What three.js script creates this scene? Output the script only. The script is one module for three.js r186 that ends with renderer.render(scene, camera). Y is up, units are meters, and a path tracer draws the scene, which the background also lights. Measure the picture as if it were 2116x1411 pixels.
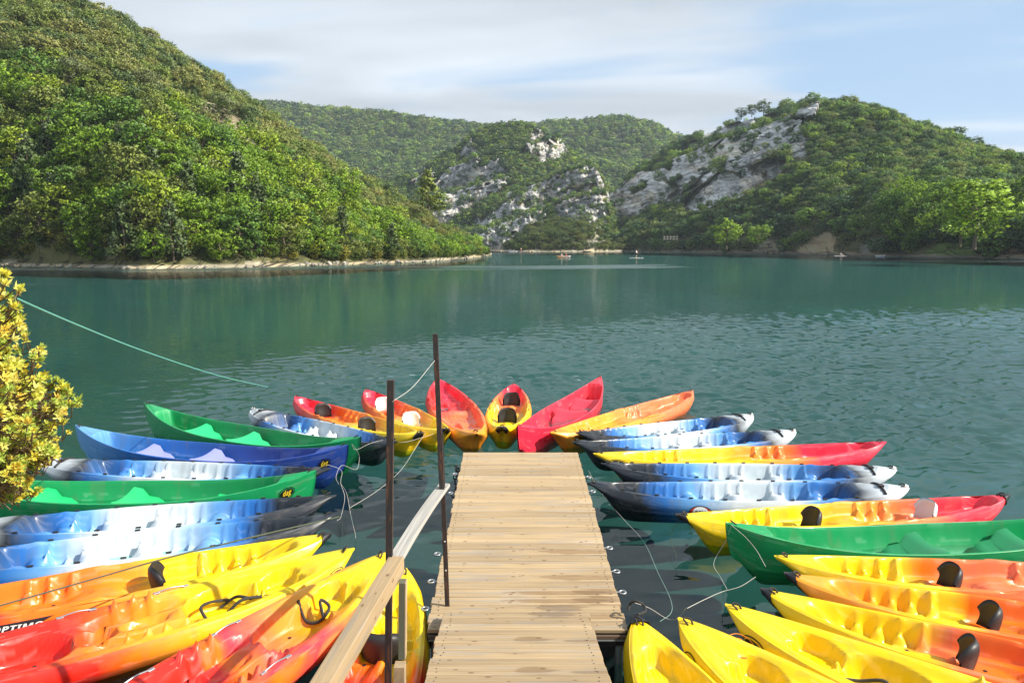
import * as THREE from 'three';
import { mergeGeometries, mergeVertices, toCreasedNormals } from 'three/addons/utils/BufferGeometryUtils.js';
import { RoundedBoxGeometry } from 'three/addons/geometries/RoundedBoxGeometry.js';
import { MarchingCubes } from 'three/addons/objects/MarchingCubes.js';

// ---------------------------------------------------------------- camera, exposure, sun
const F = 1528, CX = 1058, CY = 705.5, YH = 505, EYE = 3.0;      // lens in pixels of the photograph
const PITCH = Math.atan((CY - YH) / F);
const scene = new THREE.Scene();
const camera = new THREE.PerspectiveCamera(2 * Math.atan(CY / F) * 180 / Math.PI, 2116 / 1411, 0.1, 4000);
camera.position.set(0, EYE, 0);
camera.rotation.x = -PITCH;
const renderer = new THREE.WebGLRenderer({ antialias: true });
renderer.toneMapping = THREE.LinearToneMapping;
renderer.toneMappingExposure = 2.0;
renderer.shadowMap.enabled = true;
renderer.setSize(1024, 682);
const sun = new THREE.DirectionalLight(new THREE.Color(1, 0.93, 0.8), 4.1);
const SUN = new THREE.Vector3(0.75, 0.62, 0.2).normalize();
sun.position.copy(SUN).multiplyScalar(400);
sun.castShadow = true;
Object.assign(sun.shadow.camera, { left: -400, right: 400, top: 300, bottom: -300, near: 1, far: 1200 });
sun.shadow.mapSize.set(4096, 4096);
scene.add(sun, sun.target);
scene.fog = new THREE.FogExp2(new THREE.Color(0.72, 0.83, 0.95), 0.00016);

// ---------------------------------------------------------------- helpers
const clamp = (x, a = 0, b = 1) => Math.min(b, Math.max(a, x));
const lerp = (a, b, t) => a + (b - a) * t;
const sm = (a, b, x) => { x = clamp((x - a) / (b - a)); return x * x * (3 - 2 * x); };
function rng(seed) { let s = seed | 0; return () => { s = (s + 0x6d2b79f5) | 0; let t = Math.imul(s ^ (s >>> 15), 1 | s); t = (t + Math.imul(t ^ (t >>> 7), 61 | t)) ^ t; return ((t ^ (t >>> 14)) >>> 0) / 4294967296; }; }
function h3(x, y, z) { let h = Math.imul(x, 374761393) ^ Math.imul(y, 668265263) ^ Math.imul(z, 1274126177); h = Math.imul(h ^ (h >>> 13), 1274126177); return ((h ^ (h >>> 16)) >>> 0) / 4294967296; }
function noise(x, y, z = 0) {
  const ix = Math.floor(x), iy = Math.floor(y), iz = Math.floor(z);
  let a = x - ix, b = y - iy, c = z - iz; a = a * a * (3 - 2 * a); b = b * b * (3 - 2 * b); c = c * c * (3 - 2 * c);
  const l = (k) => lerp(lerp(h3(ix, iy, k), h3(ix + 1, iy, k), a), lerp(h3(ix, iy + 1, k), h3(ix + 1, iy + 1, k), a), b);
  return c === 0 ? l(iz) * 2 - 1 : lerp(l(iz), l(iz + 1), c) * 2 - 1;
}
function fbm(x, y, z = 0, o = 4) { let s = 0, a = 0.5; for (let i = 0; i < o; i++) { s += a * noise(x, y, z + i * 7); x *= 2.03; y *= 2.03; z *= 2.03; a *= 0.5; } return s; }
const V = (x, y, z) => new THREE.Vector3(x, y, z);
const lin = (r, g, b) => new THREE.Color().setRGB(r, g, b);
const cp = Math.cos(PITCH), sp = Math.sin(PITCH);
function ray(px, py) { const x = (px - CX) / F, y = -(py - CY) / F; return V(x, y * cp - sp, -y * sp - cp); }
function U(px, py, h = 0) { const d = ray(px, py), t = (h - EYE) / d.y; return V(d.x * t, h, d.z * t); }      // where that sight line meets height h
function at(px, py, dist) { const d = ray(px, py); const t = dist / Math.hypot(d.x, d.z); return V(d.x * t, EYE + d.y * t, d.z * t); }
function proj(x, y, z) { const dy = y - EYE, yc = dy * cp - z * sp, zc = dy * sp + z * cp; return [CX + F * x / -zc, CY - F * yc / -zc]; }
const used = {};
function numbered(n) { used[n] = (used[n] ?? -1) + 1; return used[n] ? n + '_' + String(used[n]).padStart(3, '0') : n; }
function tag(o, label, category, group, kind) { if (label) o.userData.label = label; if (category) o.userData.category = category; if (group) o.userData.group = group; if (kind) o.userData.kind = kind; return o; }
function mesh(name, geo, mat, parent = scene) { const m = new THREE.Mesh(geo, mat); m.name = parent === scene ? numbered(name) : name; m.castShadow = m.receiveShadow = true; parent.add(m); return m; }
function thing(name, label, category, pos, turn = 0, group) { const g = new THREE.Group(); g.name = numbered(name); if (pos) g.position.copy(pos); g.rotation.y = turn; scene.add(g); return tag(g, label, category, group); }
function merge(list) { const l = list.map((g) => { const q = g.index ? g.toNonIndexed() : g; for (const k of Object.keys(q.attributes)) if (!['position', 'normal', 'uv'].includes(k)) q.deleteAttribute(k); return q; }); return mergeGeometries(l); }
function box(w, h, d, x = 0, y = 0, z = 0, r = 0) { const g = r ? new RoundedBoxGeometry(w, h, d, 1, r) : new THREE.BoxGeometry(w, h, d); return g.translate(x, y, z); }
function tube(pts, r, seg = 0, rad = 6, closed = false) { const c = new THREE.CatmullRomCurve3(pts, closed, 'centripetal'); return new THREE.TubeGeometry(c, seg || pts.length * 6, r, rad, closed); }
function bar(a, b, w, d) { const g = new THREE.BoxGeometry(w, a.distanceTo(b), d), m = new THREE.Matrix4(), y = b.clone().sub(a).normalize(), z = V(0, 0, 1).addScaledVector(y, -y.z).normalize(), x = y.clone().cross(z); m.makeBasis(x, y, z).setPosition(a.clone().add(b).multiplyScalar(0.5)); return g.applyMatrix4(m); }
function gridGeo(nu, nv, f, uvf) {                      // f(i/nu, j/nv) -> [x,y,z]
  const p = new Float32Array((nu + 1) * (nv + 1) * 3), uv = new Float32Array((nu + 1) * (nv + 1) * 2), id = [];
  for (let j = 0, k = 0; j <= nv; j++) for (let i = 0; i <= nu; i++, k++) { const q = f(i / nu, j / nv); p[k * 3] = q[0]; p[k * 3 + 1] = q[1]; p[k * 3 + 2] = q[2]; const w = uvf ? uvf(i / nu, j / nv) : [i / nu, j / nv]; uv[k * 2] = w[0]; uv[k * 2 + 1] = w[1]; }
  for (let j = 0; j < nv; j++) for (let i = 0; i < nu; i++) { const a = j * (nu + 1) + i, b = a + nu + 1; id.push(a, a + 1, b, a + 1, b + 1, b); }
  const g = new THREE.BufferGeometry(); g.setAttribute('position', new THREE.BufferAttribute(p, 3)); g.setAttribute('uv', new THREE.BufferAttribute(uv, 2)); g.setIndex(id); g.computeVertexNormals(); return g;
}
function tex(w, h, f, srgb = true, wrap = true) {        // f(u,v) -> linear [r,g,b] 0..1
  const d = new Uint8Array(w * h * 4), enc = (c) => 255 * (srgb ? (c <= 0.0031308 ? 12.92 * c : 1.055 * Math.pow(c, 1 / 2.4) - 0.055) : c);
  for (let y = 0, k = 0; y < h; y++) for (let x = 0; x < w; x++, k += 4) { const c = f((x + 0.5) / w, (y + 0.5) / h); d[k] = clamp(enc(clamp(c[0])), 0, 255); d[k + 1] = clamp(enc(clamp(c[1])), 0, 255); d[k + 2] = clamp(enc(clamp(c[2])), 0, 255); d[k + 3] = 255; }
  const t = new THREE.DataTexture(d, w, h); if (srgb) t.colorSpace = THREE.SRGBColorSpace; t.magFilter = THREE.LinearFilter; t.minFilter = THREE.LinearFilter; t.wrapS = t.wrapT = wrap ? THREE.RepeatWrapping : THREE.ClampToEdgeWrapping; t.needsUpdate = true; return t;
}
const std = (o) => new THREE.MeshStandardMaterial(o), phys = (o) => new THREE.MeshPhysicalMaterial(o);

// ---------------------------------------------------------------- sky
{
  const W = 2048, H = 1024, d = new Float32Array(W * H * 4);
  for (let j = 0; j < H; j++) {
    const el = ((j + 0.5) / H - 0.5) * Math.PI, y = Math.sin(el), c = Math.cos(el);
    for (let i = 0; i < W; i++) {
      const a = ((i + 0.5) / W - 0.5) * 2 * Math.PI, x = Math.cos(a) * c, z = Math.sin(a) * c, k = (j * W + i) * 4;
      const up = Math.max(y, 0), g = Math.pow(up, 0.5);
      let r = lerp(0.31, 0.11, g), gg = lerp(0.41, 0.225, g), b = lerp(0.51, 0.40, g);
      if (y > -0.02) {
        const q = 1 / (up + 0.11), u = x * q, v = z * q;
        const wr = fbm(u * 0.6 + 3, v * 0.6, 2, 3);
        let m = fbm(u * 0.6 + v * 0.3 + wr * 1.0, v * 1.5 - u * 0.45 + wr * 0.7, 5, 6) * 1.35 + 0.5;
        const fine = fbm(u * 0.8 + wr, v * 4.0 - u * 0.8, 9, 4) * 0.35;
        m = lerp(0.1, 0.97, sm(0.0, 0.8, m + fine * 2.2 + 0.1)); m = Math.max(m, 0.55 * sm(0.3, 0.5, up));
        const s = 0.86 + 0.34 * fbm(u * 1.1 + wr, v * 2.6, 11, 4);
        r = lerp(r, 0.42 * s, m); gg = lerp(gg, 0.46 * s, m); b = lerp(b, 0.505 * s, m);
      }
      const cs = x * SUN.x + y * SUN.y + z * SUN.z, glow = 0.18 * Math.pow(Math.max(cs, 0), 6);
      d[k] = r + glow; d[k + 1] = gg + glow; d[k + 2] = b + glow; d[k + 3] = 1;
    }
  }
  const t = new THREE.DataTexture(d, W, H, THREE.RGBAFormat, THREE.FloatType);
  t.mapping = THREE.EquirectangularReflectionMapping; t.magFilter = THREE.LinearFilter; t.needsUpdate = true;
  scene.background = t; scene.environment = t;
}

// ---------------------------------------------------------------- lake: surface and bed
{
  const rnd = rng(5), waves = [];
  for (let i = 0; i < 30; i++) { const l = 0.16 * Math.pow(5.6, Math.pow(rnd(), 1.1)), a = (rnd() - 0.5) * 1.5 + 0.15 + (i % 5 == 0 ? (rnd() - 0.5) * 2 : 0); waves.push([2 * Math.PI / l * Math.sin(a), 2 * Math.PI / l * Math.cos(a), rnd() * 6.28, 0.0048 * Math.pow(l, 0.68), l]); }
  const height = (x, z, dr) => {
    const r = Math.hypot(x, z);
    let ruff = sm(-0.45, 0.45, fbm(x / 14 + 9, z / 9, 3, 3) + clamp((x + 1.5 + 0.12 * r) / 6, -1, 0.6) * 0.62);
    ruff = lerp(0.07, 1, ruff) * lerp(0.22, 1, sm(7.5, 12.5, r - 0.25 * Math.abs(x))) * lerp(1, 0.1, sm(17, 30, r - 0.9 * x - 3 * fbm(x / 9, z / 5, 6, 2)));
    const wx = x + 0.35 * noise(x / 1.7, z / 1.7), wz = z + 0.35 * noise(x / 1.7 + 40, z / 1.7);
    let h = 0; for (const w of waves) if (w[4] > dr * 2.3) h += w[3] * Math.sin(w[0] * wx + w[1] * wz + w[2]);
    return h * ruff * 2.2;
  };
  const rows = [], add = (a, b, f) => { let r = a; while (r < b) { rows.push(r); r += f(r); } };
  add(1.6, 9, () => 0.075); add(9, 45, (r) => 0.05 + (r - 9) * 0.0045); add(45, 760, (r) => 0.26 + (r - 45) * 0.05); rows.push(760);
  const NA = 720, A = 0.86, gs = gridGeo(NA, rows.length - 1, (u, v) => { const j = Math.round(v * (rows.length - 1)), r = rows[j], dr = (rows[j + 1] ?? r + 9) - r, a = (u * 2 - 1) * A, x = Math.sin(a) * r, z = -Math.cos(a) * r; return [x, height(x, z, Math.max(dr, r * 2 * A / NA)), z]; }, () => [0, 0]);
  const back = gridGeo(40, 24, (u, v) => { const r = lerp(1.6, 760, v * v), a = A + u * (2 * Math.PI - 2 * A); return [Math.sin(a) * r, 0, -Math.cos(a) * r]; }, () => [0, 0]);
  const g = merge([gs, back]), P = g.attributes.position, uv = g.attributes.uv;
  for (let i = 0; i < P.count; i++) { uv.array[i * 2] = P.array[i * 3] / 800; uv.array[i * 2 + 1] = P.array[i * 3 + 2] / 800; }
  // wind ruffles the far water in long patches: there it is rougher at a scale no picture resolves
  const rough = tex(1024, 1024, (u, v) => {
    const x = (u - (u > 0.5 ? 1 : 0)) * 800, z = (v - (v > 0.5 ? 1 : 0)) * 800, w = fbm(x / 60, z / 60, 4, 2) * 30;
    const m = sm(0.15, 0.38, fbm((x + w * 2) / 110 + 5, (z + w * 0.7 + x * 0.1) / 20, 8, 5)) * sm(38, 60, Math.hypot(x, z));
    const q = lerp(0.012, 0.24, m); return [q, q, q];
  }, false);
  const RN = rng(41), rw = []; for (let i = 0; i < 26; i++) { const k = 4 + RN() * 26, a = (RN() - 0.5) * 1.9; rw.push([Math.round(k * Math.sin(a)), Math.round(k * Math.cos(a)), RN() * 6.28, 1 / (k + 3)]); }
  const ripple = tex(512, 512, (u, v) => { let h = 0; for (const q of rw) h += q[3] * Math.sin(6.28318 * (q[0] * u + q[1] * v) + q[2]); const k = clamp(0.5 + h * 0.55); return [k, k, k]; }, false); ripple.repeat.set(800 / 4.7, 800 / 4.7);
  mesh('lake_water', g, phys({ bumpMap: ripple, bumpScale: 0.006, color: lin(0.66, 0.88, 0.85), roughness: 1, roughnessMap: rough, ior: 1.75, specularIntensity: 0.5, transmission: 1, thickness: 0, side: THREE.DoubleSide })).userData.kind = 'structure';
  // bed
  const rr = []; for (let r = 1.5; r < 800; r *= 1.045) rr.push(r);
  const bed = gridGeo(200, rr.length - 1, (u, v) => { const r = rr[Math.round(v * (rr.length - 1))], a = u * 2 * Math.PI, x = Math.sin(a) * r, z = -Math.cos(a) * r, dep = -z + 0.25 * Math.abs(x); return [x, -0.55 - 0.09 * clamp(dep, 0, 9) - 0.05 * clamp(dep - 9, 0, 12) + 0.7 * sm(24, 60, r) + 0.12 * sm(60, 20, r) * fbm(x / 1.3, z / 1.3, 0, 3), z]; });
  const bp = bed.attributes.position, col = new Float32Array(bp.count * 3);
  for (let i = 0; i < bp.count; i++) {
    const x = bp.array[i * 3], z = bp.array[i * 3 + 2], mud = 1 + 0.3 * fbm(x / 7, z / 7, 4, 3) + 0.25 * fbm(x * 1.3, z * 1.3, 2, 3);
    col.set([0.004 * mud, 0.047 * mud, 0.043 * mud], i * 3);
  }
  bed.setAttribute('color', new THREE.BufferAttribute(col, 3));
  mesh('lakebed', bed, std({ vertexColors: true, roughness: 1 })).userData.kind = 'structure';
  // stones lying on the shallow bed
  const st = new THREE.IcosahedronGeometry(1, 1), m = new THREE.Matrix4(), im = new THREE.InstancedMesh(st, std({ color: 0xffffff, roughness: 1 }), 90), q = new THREE.Quaternion();
  for (let i = 0; i < 90; i++) { const x = -5 + rnd() * 11, z = -3 - rnd() * 8, s = 0.03 + 0.08 * rnd() * rnd(), dep = -z + 0.25 * Math.abs(x); q.setFromEuler(new THREE.Euler(rnd() * 6, rnd() * 6, rnd() * 6)); m.compose(V(x, -0.55 - 0.09 * clamp(dep, 0, 9) - 0.05 * clamp(dep - 9, 0, 12), z), q, V(s * 1.5, s * 0.35, s)); im.setMatrixAt(i, m); const k = 0.05 + 0.05 * rnd(); im.setColorAt(i, lin(k * 0.7, k * 1.15, k)); }
  im.name = 'lakebed_stones'; scene.add(tag(im, 'stones scattered over the shallow lakebed around the jetty', 'stones', null, 'stuff'));
}

// ---------------------------------------------------------------- hills
const dirTab = (l) => l.map(([px, py]) => { const d = ray(px, py); return [Math.atan2(d.x, -d.z), d.y / Math.hypot(d.x, d.z)]; }).sort((a, b) => a[0] - b[0]);
const rTab = (l) => l.map(([px, r]) => [Math.atan2((px - CX) / F, 1), r]);
function lookup(t, a) { if (a <= t[0][0]) return t[0][1]; for (let i = 1; i < t.length; i++) if (a <= t[i][0]) { const k = (a - t[i - 1][0]) / (t[i][0] - t[i - 1][0]); return lerp(t[i - 1][1], t[i][1], k * k * (3 - 2 * k) * 0.5 + k * 0.5); } return t[t.length - 1][1]; }
function inside(poly, x, y) { let c = false; for (let i = 0, j = poly.length - 1; i < poly.length; j = i++) { const [xi, yi] = poly[i], [xj, yj] = poly[j]; if ((yi > y) !== (yj > y) && x < (xj - xi) * (y - yi) / (yj - yi) + xi) c = !c; } return c; }
const rockTex = tex(1024, 1024, (u, v) => {
  const x = u * 40, y = v * 40, P = 40, n1 = fbm(x * 0.5, y * 0.9, 3, 5), seam = Math.abs(fbm(x * 0.12 + 7, y * 0.55 - x * 0.16, 1, 4)), cr = Math.abs(fbm(x * 0.8, y * 0.22, 6, 4));
  let k = 0.86 + 0.5 * n1; k *= lerp(0.35, 1, sm(0, 0.045, seam)) * lerp(0.5, 1, sm(0, 0.035, cr));
  const warm = sm(0.1, 0.35, fbm(x * 0.2, y * 0.15, 12, 3));
  return [clamp(k * (1 + 0.12 * warm)) * 0.96, clamp(k) * 0.96, clamp(k * (1 - 0.14 * warm)) * 0.96];
});
const ROCK = std({ vertexColors: true, map: rockTex, roughness: 0.95, bumpMap: rockTex, bumpScale: 1.0 });
function hill(o) {
  const sil = dirTab(o.sil), shore = o.shoreR ? rTab(o.shoreR) : o.shore.map(([px, py]) => { const p = U(px, py, 0); return [Math.atan2(p.x, -p.z), Math.hypot(p.x, p.z)]; }).sort((a, b) => a[0] - b[0]);
  const ridge = rTab(o.ridge), a0 = Math.atan2((o.px[0] - CX) / F, 1), a1 = Math.atan2((o.px[1] - CX) / F, 1), nc = o.n[0], nr = o.n[1], NB = o.under ?? 2;
  const near = (o.rock || []).map((p) => [Math.min(...p.map((q) => q[0])) - 40, Math.max(...p.map((q) => q[0])) + 40, Math.min(...p.map((q) => q[1])) - 35, Math.max(...p.map((q) => q[1])) + 35]);
  const rockW = (x, y, z) => { const [px, py] = proj(x, y, z); if (!near.some((b) => px > b[0] && px < b[1] && py > b[2] && py < b[3])) return 0; const jx = px + 26 * fbm(x / 11, y / 11, z / 11, 4) * (o.jit ?? 1), jy = py + 20 * fbm(x / 11 + 50, y / 11, z / 11, 4) * (o.jit ?? 1) - 3; let w = 0; (o.rock || []).forEach((p, i) => { const gr = o.grow ?? 0; if (inside(p, jx, jy) || (gr && (inside(p, jx + gr, jy) || inside(p, jx - gr, jy) || inside(p, jx, jy + gr) || inside(p, jx, jy - gr)))) w = i + 1; }); if (w && !(o.flat || []).includes(w) && fbm(x / 13 + 5, y / 8 - x * 0.03, z / 13, 3) < (o.gapT ?? -0.25)) w = 0; return w; };
  const raw = (a, t) => {
    const rs = lookup(shore, a) + (o.wob ?? 1.5) * fbm(a * 60, 3, 0, 3), rr = Math.max(lookup(ridge, a), rs + 4), hr = Math.max(EYE + rr * lookup(sil, a) - o.treeH, 0.4);
    let r = rs + (rr - rs) * t, h;
    if (t < 0) return [r, t * 25];
    if (t <= 1) h = hr * Math.pow(t, o.pow ?? 0.9); else h = hr * (1 - 0.5 * (t - 1) * (t - 1) - 0.3 * (t - 1));
    const x = Math.sin(a) * r, z = -Math.cos(a) * r, dd = (rr - rs) * t, e = sm(0.04, 0.3, t) * lerp(1, 0.25, sm(0.75, 1, t)), big = o.amp * e;
    h += big * fbm(x / o.ls, z / o.ls, 2, 4) * 1.6 + 0.25 * o.amp * e * fbm(x / (o.ls * 0.2), z / (o.ls * 0.2), 6, 3);
    if (t <= 1) { const q = sm(1.2, 7, dd); h = lerp(0.1 + 0.2 * dd, h, q); }
    return [r, Math.max(h, 0.3 * sm(0, 0.03, t))];
  };
  const point = (a, t) => {
    let [r, h] = raw(a, t), x = Math.sin(a) * r, z = -Math.cos(a) * r, w = t > 0 ? rockW(x, h, z) : 0, seat = 0;
    if (w && !(o.flat || []).includes(w)) {                // limestone: steep steps along tilted beds, broken by upright cracks
      const st = o.step ?? 16, c = (h - 0.28 * x + 5 * fbm(x / 25, z / 25, 1, 2)) / st, f = c - Math.floor(c), slope = 1 / Math.max(0.25, (o.slope ?? 0.5));
      const saw = (f - (f < 0.86 ? f * 0.08 : lerp(0.07, 1, (f - 0.86) / 0.14))) * st * slope * 0.9;
      r -= -saw * -1 * 0 + saw * 0.75 - st * slope * 0.3;
      const s2 = Math.hypot(x, z) * a; r += 2.6 * (h3(Math.floor(s2 / 5 + 0.8 * fbm(s2 / 9, h / 9, 2, 2)), Math.floor(h / 4 - 0.06 * s2), 3) - 0.5) + 1.2 * (h3(Math.floor(s2 / 2.1), Math.floor(h / 2 - 0.1 * s2), 5) - 0.5) + 1.7 * Math.abs(fbm(s2 / 7, h / 16, 4, 3)) * 3 + 2.2 * fbm(s2 / 2.6, h / 3.5, 8, 3) - 1.5;
      x = Math.sin(a) * r; z = -Math.cos(a) * r; seat = f > 0.84 ? 1 : 0;
    }
    return { p: [x, h, z], w, seat };
  };
  const nrt = nr + NB, info = new Array((nc + 1) * (nrt + 1));
  const g = gridGeo(nc, nrt, (u, v) => { const i = Math.round(u * nc), j = Math.round(v * nrt), t = (j - NB) / nr * (o.over ?? 1.2), q = point(lerp(a0, a1, u), t < 0 ? t * 0.5 : t); info[j * (nc + 1) + i] = q; return q.p; });
  const P = g.attributes.position, col = new Float32Array(P.count * 3), uv = g.attributes.uv;
  for (let i = 0; i < P.count; i++) {
    const [x, y, z] = info[i].p, w = info[i].w, n = fbm(x / 6, y / 6, z / 6, 3); let c;
    if (y < -0.06) c = [0.02, 0.06, 0.045]; else if (y < (o.beach ?? 0.9) + 0.5 * n) c = (o.beachC ?? [0.48, 0.42, 0.31]).map((k) => k * (1 + 0.5 * n));
    else if (w) c = (o.rockC?.[w] ?? o.rockAll ?? [0.66, 0.65, 0.62]).map((k) => k * (1 + 0.45 * n)); else c = (o.soil ?? [0.075, 0.075, 0.028]).map((k) => k * (1 + 0.7 * n));
    col.set(c, i * 3); uv.array[i * 2] = (Math.atan2(x, -z) * Math.hypot(x, z)) / 40; uv.array[i * 2 + 1] = y / 40;
  }
  g.setAttribute('color', new THREE.BufferAttribute(col, 3));
  mesh(o.name, g, ROCK).userData.kind = 'structure';
  return { a0, a1, at: point, shore, ridge, rock: rockW, gap: o.gap };
}
const LEFT = hill({
  name: 'left_hill', gap: 0.37, px: [-520, 1016], n: [330, 120], treeH: 5.0, amp: 3.6, ls: 34, pow: 0.85, under: 3, beach: 0.4, jit: 1.2,
  shore: [[-520, 556], [-200, 552], [0, 550], [150, 553], [300, 556], [500, 553], [700, 548], [800, 544], [900, 540], [960, 535], [1003, 530], [1016, 526]],
  ridge: [[-520, 250], [0, 215], [250, 195], [560, 200], [820, 190], [950, 190], [1016, 212]],
  sil: [[-520, -330], [0, -128], [150, -48], [250, 2], [300, 32], [350, 68], [430, 122], [500, 172], [560, 214], [620, 258], [700, 312], [760, 347], [820, 372], [870, 402], [905, 440], [950, 457], [985, 482], [1000, 506], [1016, 526]],
  soil: [0.115, 0.115, 0.04], step: 5, slope: 0.8,
  rock: [[[385, 212], [425, 203], [480, 228], [530, 258], [520, 300], [560, 318], [530, 330], [495, 272], [440, 244]], [[205, 0], [250, -5], [275, 25], [240, 18]], [[640, 395], [700, 430], [720, 470], [690, 470], [650, 420]], [[490, 160], [515, 175], [520, 190], [500, 182]], [[760, 440], [800, 470], [850, 500], [830, 510], [780, 480]]],
  rockC: { 1: [0.36, 0.32, 0.22], 3: [0.34, 0.30, 0.2], 5: [0.3, 0.28, 0.18] }, flat: [1, 3, 5],
});
const RIGHT = hill({
  name: 'right_hill', gap: 0.5, grow: 7, gapT: -0.4, px: [1205, 2620], n: [520, 210], treeH: 3, amp: 7, ls: 60, pow: 0.8, beach: 0.7, beachC: [0.2, 0.17, 0.12], step: 26, slope: 0.5,
  shore: [[1205, 518.6], [1280, 519.6], [1400, 521], [1560, 523.5], [1740, 526.5], [1830, 529], [1960, 532], [2116, 536], [2620, 545]],
  ridge: [[1205, 470], [1400, 430], [1560, 385], [1700, 360], [1900, 340], [2116, 300], [2620, 260]],
  sil: [[1205, 470], [1235, 425], [1262, 387], [1330, 332], [1400, 287], [1450, 264], [1500, 242], [1560, 224], [1620, 209], [1700, 197], [1760, 203], [1830, 228], [1900, 254], [1960, 274], [2040, 300], [2116, 324], [2620, 420]],
  rock: [[[1385, 362], [1398, 320], [1450, 283], [1510, 252], [1560, 234], [1612, 236], [1658, 252], [1664, 315], [1640, 325], [1632, 292], [1600, 312], [1560, 330], [1540, 352], [1500, 350], [1480, 340], [1440, 366], [1420, 384], [1396, 385]], [[1412, 420], [1430, 395], [1470, 372], [1520, 368], [1560, 354], [1620, 332], [1600, 358], [1545, 380], [1490, 405], [1450, 424]], [[1250, 405], [1310, 365], [1370, 352], [1412, 366], [1402, 398], [1350, 412], [1290, 420]], [[1228, 440], [1300, 415], [1335, 425], [1290, 442], [1240, 455]],
    [[1640, 530], [1672, 505], [1700, 486], [1716, 490], [1712, 530]], [[1772, 532], [1778, 512], [1784, 494], [1790, 508], [1798, 498], [1803, 518], [1810, 532]], [[1562, 528], [1580, 505], [1600, 503], [1602, 528]], [[2055, 540], [2070, 515], [2110, 510], [2120, 540]], [[1900, 536], [1935, 512], [2000, 500], [2030, 512], [1980, 536]], [[1660, 225], [1690, 215], [1700, 232], [1670, 240]]],
  rockC: { 5: [0.30, 0.25, 0.17], 6: [0.19, 0.19, 0.17], 7: [0.27, 0.24, 0.17], 8: [0.2, 0.12, 0.08], 9: [0.10, 0.15, 0.03] }, flat: [5, 6, 7, 8, 9],
});
const FARH = hill({
  name: 'far_ridge', gap: 0.48, px: [300, 1560], n: [200, 60], treeH: 3, amp: 16, ls: 130, pow: 0.9, soil: [0.05, 0.065, 0.03],
  shoreR: [[300, 560], [1560, 560]], ridge: [[300, 900], [900, 880], [1560, 900]],
  sil: [[300, 190], [560, 209], [640, 219], [760, 227], [850, 239], [930, 251], [1010, 253], [1100, 251], [1180, 246], [1250, 238], [1290, 237], [1340, 249], [1400, 276], [1460, 300], [1560, 330]],
});
const MID = hill({
  name: 'cliff_hill', rockAll: [0.5, 0.49, 0.47], grow: 13, gapT: -0.42, px: [760, 1300], n: [300, 170], treeH: 2.5, amp: 6, ls: 50, pow: 0.8, step: 22, slope: 0.5,
  shoreR: [[760, 400], [1300, 400]], ridge: [[760, 520], [1050, 500], [1300, 520]],
  sil: [[760, 400], [830, 360], [880, 332], [940, 302], [990, 264], [1060, 251], [1110, 258], [1150, 270], [1172, 298], [1200, 322], [1235, 350], [1262, 392], [1300, 450]],
  rock: [[[905, 445], [902, 382], [925, 352], [950, 330], [985, 348], [1010, 356], [1042, 342], [1048, 368], [1005, 392], [965, 412], [935, 436]], [[1104, 312], [1107, 280], [1130, 270], [1166, 278], [1170, 306], [1140, 312]], [[945, 338], [978, 298], [988, 320], [962, 345]], [[1022, 362], [1040, 350], [1042, 368], [1026, 372]], [[860, 365], [880, 345], [885, 360], [870, 375]]],
});
const RIB = hill({
  name: 'cliff_spur', rockAll: [0.5, 0.49, 0.47], grow: 17, gapT: -0.45, px: [900, 1290], n: [300, 160], treeH: 2, amp: 4, ls: 40, pow: 0.75, step: 18, slope: 0.6,
  shoreR: [[900, 372], [1100, 350], [1290, 340]], ridge: [[900, 440], [1100, 425], [1200, 410], [1290, 370]],
  sil: [[900, 500], [930, 472], [960, 442], [1020, 402], [1100, 367], [1160, 342], [1205, 323], [1232, 340], [1256, 380], [1266, 420], [1280, 470], [1290, 510]],
  rock: [[[1130, 352], [1165, 334], [1205, 318], [1240, 342], [1270, 388], [1240, 402], [1215, 425], [1180, 402], [1150, 388]], [[1160, 422], [1230, 405], [1240, 450], [1150, 445]], [[970, 472], [1010, 448], [1060, 412], [1095, 425], [1110, 460], [1075, 490], [1065, 525], [995, 525]], [[1090, 400], [1130, 380], [1140, 395], [1100, 415]]],
});
const CAPE = hill({
  name: 'small_promontory', px: [1035, 1284], n: [120, 60], treeH: 2.2, amp: 2, ls: 22, pow: 0.6, step: 6, slope: 0.8,
  shoreR: [[1035, 318], [1100, 306], [1200, 304], [1284, 312]], ridge: [[1035, 330], [1160, 332], [1284, 324]],
  sil: [[1035, 512], [1060, 490], [1080, 470], [1110, 453], [1160, 446], [1210, 453], [1245, 475], [1268, 503], [1284, 518]],
  rock: [[[1205, 525], [1222, 470], [1248, 472], [1268, 498], [1284, 525]]], rockC: { 1: [0.36, 0.34, 0.25] },
});

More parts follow.
